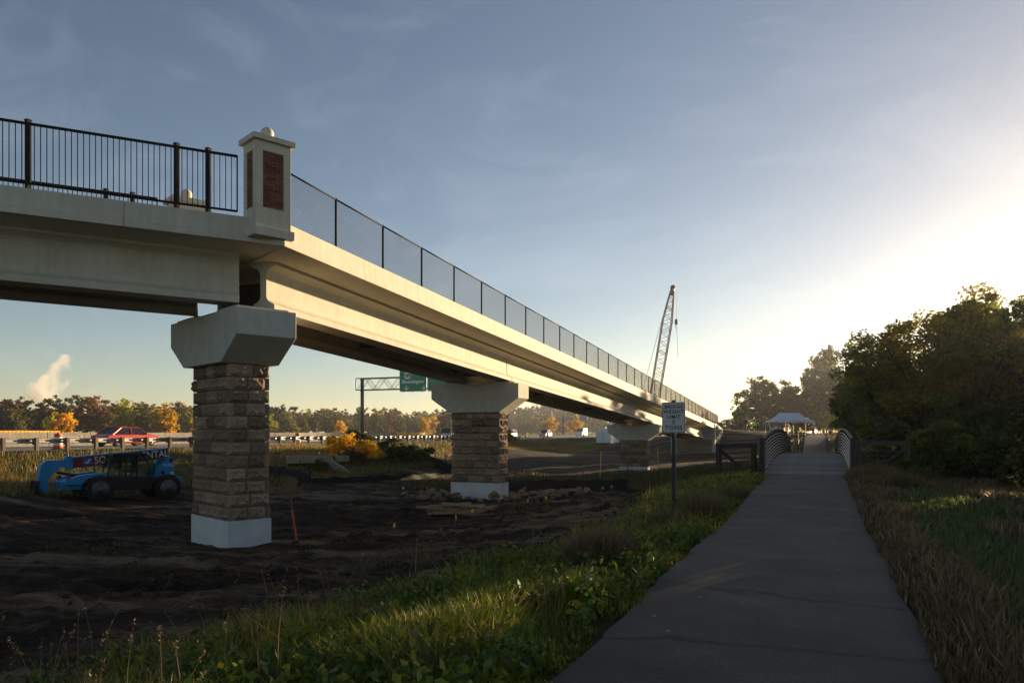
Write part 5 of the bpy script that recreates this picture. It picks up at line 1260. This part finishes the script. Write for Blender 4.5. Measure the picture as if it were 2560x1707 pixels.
for x, y_, h in ((4.4, 34, 2.4), (5.6, 38, 3.2), (4.6, 44, 3.5), (7.2, 46, 4.2), (5.2, 56, 4), (8.2, 39, 3.6), (4.5, 66, 4.2), (5.4, 76, 4.6), (4.6, 84, 4.4), (9.5, 48, 4.6), (8.5, 55, 5), (4.4, 100, 3.4), (3.6, 124, 3.2), (3.4, 61, 3), (-2, 134, 2.6), (-7, 136, 2.4), (2.5, 136, 3), (6.2, 30, 2.2), (9.6, 31, 2.2), (13.2, 52, 3.6), (11.3, 45.0, 5.4), (13.4, 48.0, 5.2), (9.3, 43.5, 3.6), (7, 60, 5)):  # includes a few shrubs added near the right edge to keep sun off the path
    nt('dark shrub filling the shaded wood edge right of the footbridge, a few added to block sun', BUSH, k % 3, x, y_, h, 3.6, DKL if k % 4 else OAKL, name='wood_shrub', wide=1.15, group='shrubs of the wood edge'); k += 1
nt('leafy bush with yellowing leaves at the right edge, nearest to the camera', BUSH, 0, 5.4, 21.5, 2.9, 3.6, leafmat('bush_yellowing', .4, hue=(.075, .075, .016)), name='roadside_shrub', group=None)
nt('small green shrub with grape like leaves below the right wing fence', BUSH, 1, 2.5, 27.0, .95, 3.6, leafmat('vine_leaves', .45, hue=(.085, .11, .02)), name='roadside_shrub', group=None, wide=1.3)

# the wood beyond the highway ---------------------------------------
FT = [tree_meshes(200 + k, 10, 3.4 + .5 * (k % 3), .0 + .02 * (k % 2), 13, 180, 30, .30, limbs=True, lobe_r=.42) for k in range(6)]
FH = {'dark green': (.042, .048, .014), 'olive green': (.085, .085, .020), 'russet brown': (.115, .062, .025), 'grey brown': (.10, .078, .042), 'yellow green': (.22, .21, .020), 'golden yellow': (.42, .27, .010)}
FM = {k: leafmat('far_' + k.replace(' ', '_'), .5, hue=tuple(c * 1.75 for c in v), rnd=.25) for k, v in FH.items()}
rr_ = random.Random(3)
def ftree(x, y_, h, c, label, wide=1.0, group=None):
    inst_tree('highway_tree', label, 'tree', FT[rr_.randrange(6)], (x, y_, .42), rr_.uniform(0, 6.3), h / 10 * wide, FM[c], group or ('%s trees beyond the highway' % c), 1 / wide)
y_ = 96.0
while y_ < 640:
    step = 4.6 + max(0, y_ - 150) * .016
    for row, x in enumerate((-176, -186, -198)):
        c = rr_.choices(['dark green', 'olive green', 'russet brown', 'grey brown', 'yellow green'], [3.5, 4, 3 if y_ < 240 else 1.2, 1.5, 1.6])[0]
        if row == 2 and rr_.random() < .3: continue
        h = rr_.choice((6.4, 7.4, 8.2, 8.8, 10.0)) * rr_.uniform(.92, 1.08) + row * .7 + min(3.2, (y_ - 96) * .012)
        ftree(x + rr_.uniform(-4, 4), y_ + rr_.uniform(-2, 2) + row * step * .4, h, c, '%s tree massed in the wood beyond the highway' % c, rr_.uniform(1.0, 1.3))
    y_ += step
for (x, yy, h, c, lab, wd) in [(-120, 90.5, 4.9, 'golden yellow', 'low bright yellow maple just left of the red car', 1.35), (-150, 128, 8.0, 'yellow green', 'yellow green tree above the tail of the red car', 1.0), (-145, 136, 8.6, 'golden yellow', 'largest golden tree, directly behind the red car', 1.25), (-130, 131, 5.0, 'golden yellow', 'small orange gold tree touching the left side of the nearest pier', 1.1),
        (-140, 103, 5.6, 'yellow green', 'pointed pale green tree between the yellow maple and the red car', .7), (-150, 178, 7.0, 'yellow green', 'bright green tree just right of the nearest pier', 1.2), (-150, 214, 6.0, 'golden yellow', 'small golden tree left of the near sign gantry post', 1.0), (-155, 262, 8.0, 'olive green', 'rounded olive tree right of the near sign gantry post', 1.2), (-160, 300, 9.5, 'golden yellow', 'golden tree below the green highway signs', .9),
        (-122, 238, 10.5, 'dark green', 'tall dark tree touching the right side of the middle pier', .9), (-118, 252, 11.5, 'yellow green', 'tall yellow green tree right of the middle pier', .95), (-112, 262, 8.0, 'golden yellow', 'golden tree at the right foot of the tall yellow green tree', 1.0), (-124, 226, 7.0, 'golden yellow', 'orange golden tree half hidden by the middle pier', .9),
        (-112, 318, 9.5, 'golden yellow', 'golden tree left of the distant sign gantry panel', 1.1), (-106, 338, 10.0, 'golden yellow', 'golden tree behind the distant white van', 1.1), (-128, 300, 7.5, 'olive green', 'olive tree between the yellow green and golden trees right of the middle pier', 1.4)]:
    ftree(x, yy, h, c, lab, wd, group='lone bright trees before the highway wood')
# hazy wooded hill far up the highway
hb = np.random.RandomState(5); hx = hb.uniform(-330, -95, 9000); hy = hb.uniform(470, 760, 9000)
hz = 16 * np.exp(-((hx + 190) / 110) ** 2) * np.exp(-((hy - 640) / 120) ** 2) + hb.uniform(0, 11, 9000)
Vh, Fh = leaf_quads(np.stack([hx, hy, hz], -1), 2.6, hb); ch = hb.uniform(.6, 1.4, 9000)
wo_ = obj('far_wood', np_mesh('far_wood', Vh, Fh, np.stack([ch, ch, ch], -1).repeat(4, 0)), leafmat('far_hill_leaves', .3, hue=(.05, .052, .022)), kind='stuff'); wo_['label'] = 'far wooded hill at the end of the highway'

# grass, weeds -------------------------------------------------------
def blades(X, Y, Z, h, w, pal, rng, lean=.35, jit=.3):
    """curved three triangle blades"""
    n = len(X); a = rng.rand(n) * 6.283; d = np.stack([np.cos(a), np.sin(a), 0 * a], -1); s = np.stack([-np.sin(a), np.cos(a), 0 * a], -1)
    b = a + rng.uniform(-1.2, 1.2, n); ld = np.stack([np.cos(b), np.sin(b), 0 * a], -1) * (lean * rng.rand(n) * h)[:, None]
    p = np.stack([X, Y, Z], -1); u = np.array([0, 0, 1.0])
    hh = h[:, None]; w = (w * rng.uniform(.6, 1.4, n))[:, None]
    V = np.stack([p - s * w, p + s * w, p + u * hh * .55 + ld * .35 - s * w * .75, p + u * hh * .55 + ld * .35 + s * w * .75, p + u * hh * (1 - .25 * lean) + ld * 1.15], 1).reshape(-1, 3)
    k = np.arange(n)[:, None] * 5
    F = np.concatenate([k + np.array([[0, 1, 3]]), k + np.array([[0, 3, 2]]), k + np.array([[2, 3, 4]])], 0)
    pal = np.array(pal); c = pal[rng.randint(0, len(pal), n)] * rng.uniform(1 - jit, 1 + jit, n)[:, None]
    return V, F, c.repeat(5, 0)
GRASSM = leafmat('grass_blades', .40, rough=.42); WEEDM = leafmat('weed_leaves', .38, rough=.45)
def surf(x, y): return base_h(x, y) + micro(x, y)
PG = [(.115, .16, .018), (.15, .19, .022), (.085, .12, .02), (.20, .21, .03), (.27, .23, .07)]
PT = [(.20, .15, .075), (.16, .115, .055), (.24, .19, .10), (.13, .10, .04)]
PB = [(.15, .10, .05), (.19, .13, .068), (.10, .068, .034), (.26, .19, .10)]
def polar(n, r0, r1, a0, a1, rng, pw=1.0):
    r = r0 + (r1 - r0) * rng.rand(n) ** pw; a = R(a0) + R(a1 - a0) * rng.rand(n)        # angle from +Y, positive to +X
    return r * np.sin(a), r * np.cos(a)
def put_stuff(name, label, V, F, col, mat):
    o = obj(name, np_mesh(name, V, F, col), mat, kind='stuff'); o['label'] = label; return o
rng = np.random.RandomState(21)
def clumps(x, y, sc=1.1, seed=3): return fbm(x * sc, y * sc, seed, 3)
# left verge
x, y = polar(300000, 2.6, 30, -75, 2, rng, 1.15); ok = (x < PATH_C - PATH_W + .04 + .12 * vnoise(y * 2.2, y * 0, 8)) & (rng.rand(len(x)) > dirtmask(x, y) * 1.02) & (clumps(x, y) > .30)
x, y = x[ok], y[ok]; cl = clumps(x, y); edge = sstep(0, .7, PATH_C - PATH_W - x)
h = (.12 + .36 * (cl - .3) / .5) * rng.uniform(.5, 1.35, len(x)) * (.35 + .65 * edge); V, F, c = blades(x, y, surf(x, y) - .02, np.clip(h, .04, .5), .0045 + .0008 * np.hypot(x, y) * .8, PG, rng, .6)
dry = ((clumps(x, y, .6, 77) > .53) & (rng.rand(len(x)) > .4)).repeat(5); c[dry] = c[dry] * np.array([1.9, 1.3, 1.6]); yl = (clumps(x, y, .8, 133) > .56).repeat(5); c[yl] = c[yl] * np.array([1.5, 1.35, .9])
put_stuff('verge_grass', 'green grass verge left of the path', V, F, c, GRASSM)
# leafy weeds in the verge
x, y = polar(15000, 2.8, 26, -72, 0, rng, 1.1); ok = (x < PATH_C - PATH_W - .1) & (rng.rand(len(x)) > dirtmask(x, y)) & (clumps(x, y, .9, 13) > .46); x, y = x[ok], y[ok]
n = 14; X = x.repeat(n); Y = y.repeat(n); z = surf(x, y).repeat(n); hgt = (rng.uniform(.1, .42, len(x))).repeat(n)
C = np.stack([X + rng.randn(len(X)) * .055, Y + rng.randn(len(X)) * .055, z + hgt * rng.rand(len(X))], -1)
V, F = leaf_quads(C, .042, rng, 1.8); cc = np.array([(.09, .15, .02), (.13, .18, .022), (.18, .19, .022), (.06, .10, .02)])[rng.randint(0, 4, len(x))].repeat(n, 0) * rng.uniform(.7, 1.3, len(X))[:, None]
put_stuff('verge_weeds', 'broad leaved weeds in the left verge', V, F, cc.repeat(4, 0), WEEDM)
# tall dry stalks with seed heads
x, y = polar(1800, 3.2, 20, -72, -6, rng, .9); e_ = dirtmask(x, y); ok = (x < -2.2) & (e_ < .75) & (clumps(x, y, .8, 41) > .5); far_ = np.hypot(x, y) > 5.0; ok = ok & far_; x, y = x[ok][:200], y[ok][:200]
h = rng.uniform(.4, 1.0, len(x)); V, F, c = blades(x, y, surf(x, y) - .02, h, .0026 + .0005 * np.hypot(x, y), PT, rng, .5)
Vs = V.reshape(-1, 5, 3); tip = Vs[:, 4]; mid = (Vs[:, 2] + Vs[:, 3]) / 2; n = 9; t_ = rng.rand(len(x), n)[..., None] * .38 + .62
C = (mid[:, None] * (1 - t_) + tip[:, None] * t_).reshape(-1, 3) + rng.randn(len(x) * n, 3) * .008; V2, F2 = leaf_quads(C, .011, rng, 2.4)
put_stuff('seed_stalks', 'tall dry seed stalks at the edge of the left verge', np.r_[V, V2[:0]], F, c, GRASSM); put_stuff('seed_heads', 'dry seed heads on the tall stalks', V2, F2, np.tile(np.array([[.24, .16, .09]]), (len(V2), 1)), GRASSM)
# brown dead bush and tan bunch grass beside the path
def tuft(cx, cy, rad, n, hmin, hmax, pal, w, lean=.5):
    a = rng.rand(n) * 6.283; r = rad * np.sqrt(rng.rand(n)); x, y = cx + r * np.cos(a), cy + r * np.sin(a)
    return blades(x, y, surf(x, y) - .02, rng.uniform(hmin, hmax, n) * (1 - .4 * r / rad), w, pal, rng, lean)
def merge(parts):
    o = 0; Vs, Fs, Cs = [], [], []
    for V, F, c in parts: Vs.append(V); Fs.append(F + o); Cs.append(c); o += len(V)
    return np.concatenate(Vs), np.concatenate(Fs), np.concatenate(Cs)
o = put_stuff('dead_weed_clump', 'brown dead weed clumps in the left verge', *merge([tuft(-2.6, 9.3, .42, 3200, .45, .95, PB, .005), tuft(-2.95, 10.1, .34, 2000, .4, .85, PB, .005), tuft(-2.5, 13.6, .35, 1500, .4, .75, PB, .005), tuft(-4.1, 6.2, .3, 900, .3, .6, PB, .004)]), GRASSM)
put_stuff('bunch_grass', 'tan bunch grass tufts beside the path', *merge([tuft(-2.2, 15.7, .45, 1900, .5, .9, PT, .006), tuft(-2.5, 16.8, .5, 1900, .5, .95, PT, .006), tuft(-2.0, 19.5, .4, 1000, .4, .7, PT, .006), tuft(1.5, 24.5, .7, 2600, .5, 1.05, PT, .007, .4), tuft(2.1, 23.4, .6, 1800, .4, .9, PT, .007, .4), tuft(1.3, 22.4, .4, 900, .3, .7, PT, .006)]), GRASSM)
# right verge: grass, brown weeds along the tarmac edge
x, y = polar(270000, 2.6, 34, 1, 62, rng, 1.1); ok = (x > PATH_C + PATH_W - .06 + .1 * vnoise(y * 2.2, y * 0, 18)) & ((clumps(x, y, .9, 23) > .28) | (x < 1.3)); x, y = x[ok], y[ok]
lawn = np.exp(-((x - 2.15) / .6) ** 2); brown = sstep(.42, .60, clumps(x, y, .7, 61) + .20 * np.exp(-((x - 1.1) / .35) ** 2) - .34 * lawn); isb = rng.rand(len(x)) < brown
edge = sstep(-.1, .4, x - (PATH_C + PATH_W)); h = np.where(isb, rng.uniform(.14, .42, len(x)), rng.uniform(.08, .28, len(x))) * (.4 + .6 * edge)
V, F, c = blades(x, y, surf(x, y) - .02, h, .0040 + .0007 * np.hypot(x, y), [(.10, .135, .04), (.13, .16, .045), (.08, .11, .035), (.17, .16, .06)], rng, .5)
bi = isb.repeat(5); cb_ = np.array(PB)[rng.randint(0, 4, len(x))].repeat(5, 0) * rng.uniform(.7, 1.3, len(x)).repeat(5)[:, None]; c[bi] = cb_[bi]
put_stuff('verge_grass', 'grass and brown weeds on the right verge', V, F, c, GRASSM)
# weeds before the far pier, creek banks and the far verge
def far_grass(n, x0, x1, y0, y1, hmin, hmax, w, pal, name, label, cond, leaves=0):
    x, y = rng.uniform(x0, x1, n), rng.uniform(y0, y1, n); ok = cond(x, y); x, y = x[ok], y[ok]; cl = clumps(x, y, .35, 91)
    h = rng.uniform(hmin, hmax, len(x)) * (.45 + 1.1 * cl); V, F, c = blades(x, y, surf(x, y) - .03, h, w, pal, rng, .45)
    t = (clumps(x, y, .12, 15) - .5).repeat(5)[:, None]; c = c * (1 + t * np.array([[1.4, .5, .6]]))
    put_stuff(name, label, V, F, np.clip(c, .004, 1), GRASSM)
    return x, y
nod = lambda x, y: (rng.rand(len(x)) > dirtmask(x, y)) & (np.abs(x - PATH_C) > 1.45)
far_grass(60000, -24, 4, 28, 62, .25, .7, .012, [(.06, .075, .018), (.09, .09, .025), (.045, .055, .018), (.13, .11, .045)], 'creek_weeds', 'weedy green strip before the farthest pier', nod)
far_grass(170000, -41.2, -27.5, 16, 125, .12, .44, .011, [(.20, .17, .035), (.27, .21, .06), (.14, .14, .03), (.34, .25, .10), (.30, .19, .07)], 'bank_grass', 'tall dry golden grass on the highway bank', nod)
far_grass(16000, -9, 6, 60, 150, .15, .5, .02, [(.06, .065, .02), (.10, .085, .04)], 'hill_grass', 'thin grass on the hill beside the far path', nod)
far_grass(30000, -110, -92.5, 20, 420, .4, 1.0, .05, [(.13, .12, .035), (.17, .14, .05), (.10, .10, .03)], 'far_verge_grass', 'rough grass beyond the highway', lambda x, y: x < 0)
# sparse seedlings and straw on the bare soil
x, y = rng.uniform(-20, -4, 30000), rng.uniform(8, 36, 30000); ok = (dirtmask(x, y) > .6) & (clumps(x, y, .5, 55) > .62); x, y = x[ok], y[ok]
V, F, c = blades(x, y, surf(x, y) - .01, rng.uniform(.03, .10, len(x)), .006, PG + PT[:2], rng, .8); put_stuff('soil_sprouts', 'sparse sprouts and straw on the bare soil', V, F, c, GRASSM)
# clods of soil
CLOD = pmat('soil_clod', (.03, .02, .014), .95, var=.4, scale=9)
x, y = polar(2600, 5, 34, -78, -14, rng, 1.2); ok = (dirtmask(x, y) > .7) & (clumps(x, y, .6, 19) > .5); x, y = x[ok], y[ok]; zz = surf(x, y)
ico = bmesh.new(); bmesh.ops.create_icosphere(ico, subdivisions=1, radius=1); iv = np.array([v.co[:] for v in ico.verts]); iff = np.array([[v.index for v in f.verts] for f in ico.faces]); ico.free()
sz = rng.uniform(.015, .07, len(x)) * rng.uniform(.6, 1.5, len(x)); V = (iv[None] * (1 + .5 * rng.uniform(-1, 1, (len(x), len(iv), 1))) * sz[:, None, None] * np.array([1.2, 1.1, .8]) + np.stack([x, y, zz], -1)[:, None]).reshape(-1, 3)
F = (iff[None] + (np.arange(len(x)) * len(iv))[:, None, None]).reshape(-1, 3); put_stuff('soil_clods', 'loose clods on the bare soil', V, F, None, CLOD)
# fallen leaves and grit on the path
x = PATH_C + rng.uniform(-1.15, 1.15, 260); y = 2.5 + 24 * rng.rand(260) ** 1.3; w_ = rng.rand(260) < .25 + .75 * np.abs(x - PATH_C) / 1.2; x, y = x[w_], y[w_]
V, F = leaf_quads(np.stack([x, y, path_z(y) + .032], -1), .035, rng, 1.4); V[:, 2] = np.repeat(path_z(y) + .028, 4) + rng.uniform(0, .012, len(V))
put_stuff('fallen_leaves', 'dry leaves and grit scattered on the tarmac path', V, F, (np.array([(.16, .085, .03), (.22, .15, .06), (.10, .06, .03), (.3, .27, .22)])[rng.randint(0, 4, len(x))]).repeat(4, 0), GRASSM)
# shrubs on the highway bank
YB_ = leafmat('yellow_bush', .5, hue=(.68, .43, .012)); GB_ = leafmat('green_bush', .4, hue=(.10, .115, .018)); RB_ = leafmat('brown_bush', .4, hue=(.13, .075, .035))
def bankbush(label, x, y_, h, m_, k, wide=1.3): nt(label, BUSH, k, x, y_, h, 3.6, m_, name='bank_shrub', wide=wide, group='shrubs on the highway bank')
bankbush('bright yellow leaved bush spilling over the culvert', -33.2, 47.2, 1.9, YB_, 0, 1.35)
bankbush('lower part of the bright yellow bush, on its right', -31.4, 48.4, 1.7, YB_, 2, 1.35)
bankbush('large green bush right of the yellow bush', -30.6, 50.4, 1.9, GB_, 1, 1.5)
bankbush('low green bush at the end of the bank left of the middle pier', -28.8, 51.6, 1.6, GB_, 0, 1.5)
bankbush('dark green bush behind the yellow bush', -34.2, 51.0, 2.0, DKL, 1, 1.5)
bankbush('brown dry bush below the yellow bush', -31.0, 46.0, 1.4, RB_, 2, 1.3)
bankbush('small green bush in front of the culvert', -30.6, 41.2, 1.0, GB_, 2, 1.4)
bankbush('yellow green roadside bush at the end of the guardrail right of the middle pier', -40.2, 98, 1.9, leafmat('straw_bush', .4, hue=(.22, .17, .05)), 1, 1.3)
bankbush('tan bush at the guardrail left of the nearest pier', -40.9, 41.5, 1.3, leafmat('straw_bush', .4, hue=(.22, .17, .05)), 0, 1.0)

# ------------------------------------------------------------------ steam plume and haze
m, N, L, P_ = nodes('steam'); N.remove(P_); pv = N.new('ShaderNodeVolumePrincipled'); pv.inputs['Color'].default_value = (.95, .93, .9, 1); pv.inputs['Anisotropy'].default_value = .2
t = N.new('ShaderNodeTexCoord'); nn = N.new('ShaderNodeTexNoise'); nn.inputs['Scale'].default_value = 2.6; nn.inputs['Detail'].default_value = 5; L.new(t.outputs['Generated'], nn.inputs['Vector'])
rp = N.new('ShaderNodeMapRange'); rp.inputs['From Min'].default_value = .41; rp.inputs['From Max'].default_value = .66; rp.inputs['To Min'].default_value = .0; rp.inputs['To Max'].default_value = .2; L.new(nn.outputs['Fac'], rp.inputs['Value']); L.new(rp.outputs['Result'], pv.inputs['Density'])
L.new(pv.outputs['Volume'], N['Material Output'].inputs['Volume'])
b_ = bmesh.new()
for dx, dz, r_ in ((0, 0, 5), (-1.5, 5, 6), (-6, 9, 7), (2, 11, 7.5), (-12, 12, 5.5), (9, 17, 7), (-3, 16, 6), (13, 23, 6), (8, 27, 4), (15, 29, 4)):
    bmesh.ops.create_icosphere(b_, subdivisions=3, radius=r_, matrix=Matrix.Translation((dx, RS.uniform(-3, 3), dz)) @ Matrix.Diagonal((1.1, 1, .9, 1)))
me_ = bpy.data.meshes.new('steam_plume'); b_.to_mesh(me_); b_.free()
o = obj('steam_plume', me_, m); o.location = (-410, 300, 14); rm = o.modifiers.new('r', 'REMESH'); rm.mode = 'VOXEL'; rm.voxel_size = 1.3
ds = o.modifiers.new('d', 'DISPLACE'); tx_ = bpy.data.textures.new('puffs', 'CLOUDS'); tx_.noise_scale = 4; ds.texture = tx_; ds.strength = 3.0; ds.mid_level = .5
tag(o, 'white steam plume rising behind the trees at far left', 'steam'); o['kind'] = 'stuff'
HAZE = .00026
if HAZE:
    hz_ = MB().box((-300, 700, 20.5), (1900, 2300, 45)).mesh('haze'); m, N, L, P_ = nodes('haze_air'); N.remove(P_)
    pv = N.new('ShaderNodeVolumePrincipled'); pv.inputs['Color'].default_value = (.9, .92, .95, 1); pv.inputs['Density'].default_value = HAZE; pv.inputs['Anisotropy'].default_value = .55
    L.new(pv.outputs['Volume'], N['Material Output'].inputs['Volume']); obj('haze', hz_, m, kind='stuff')
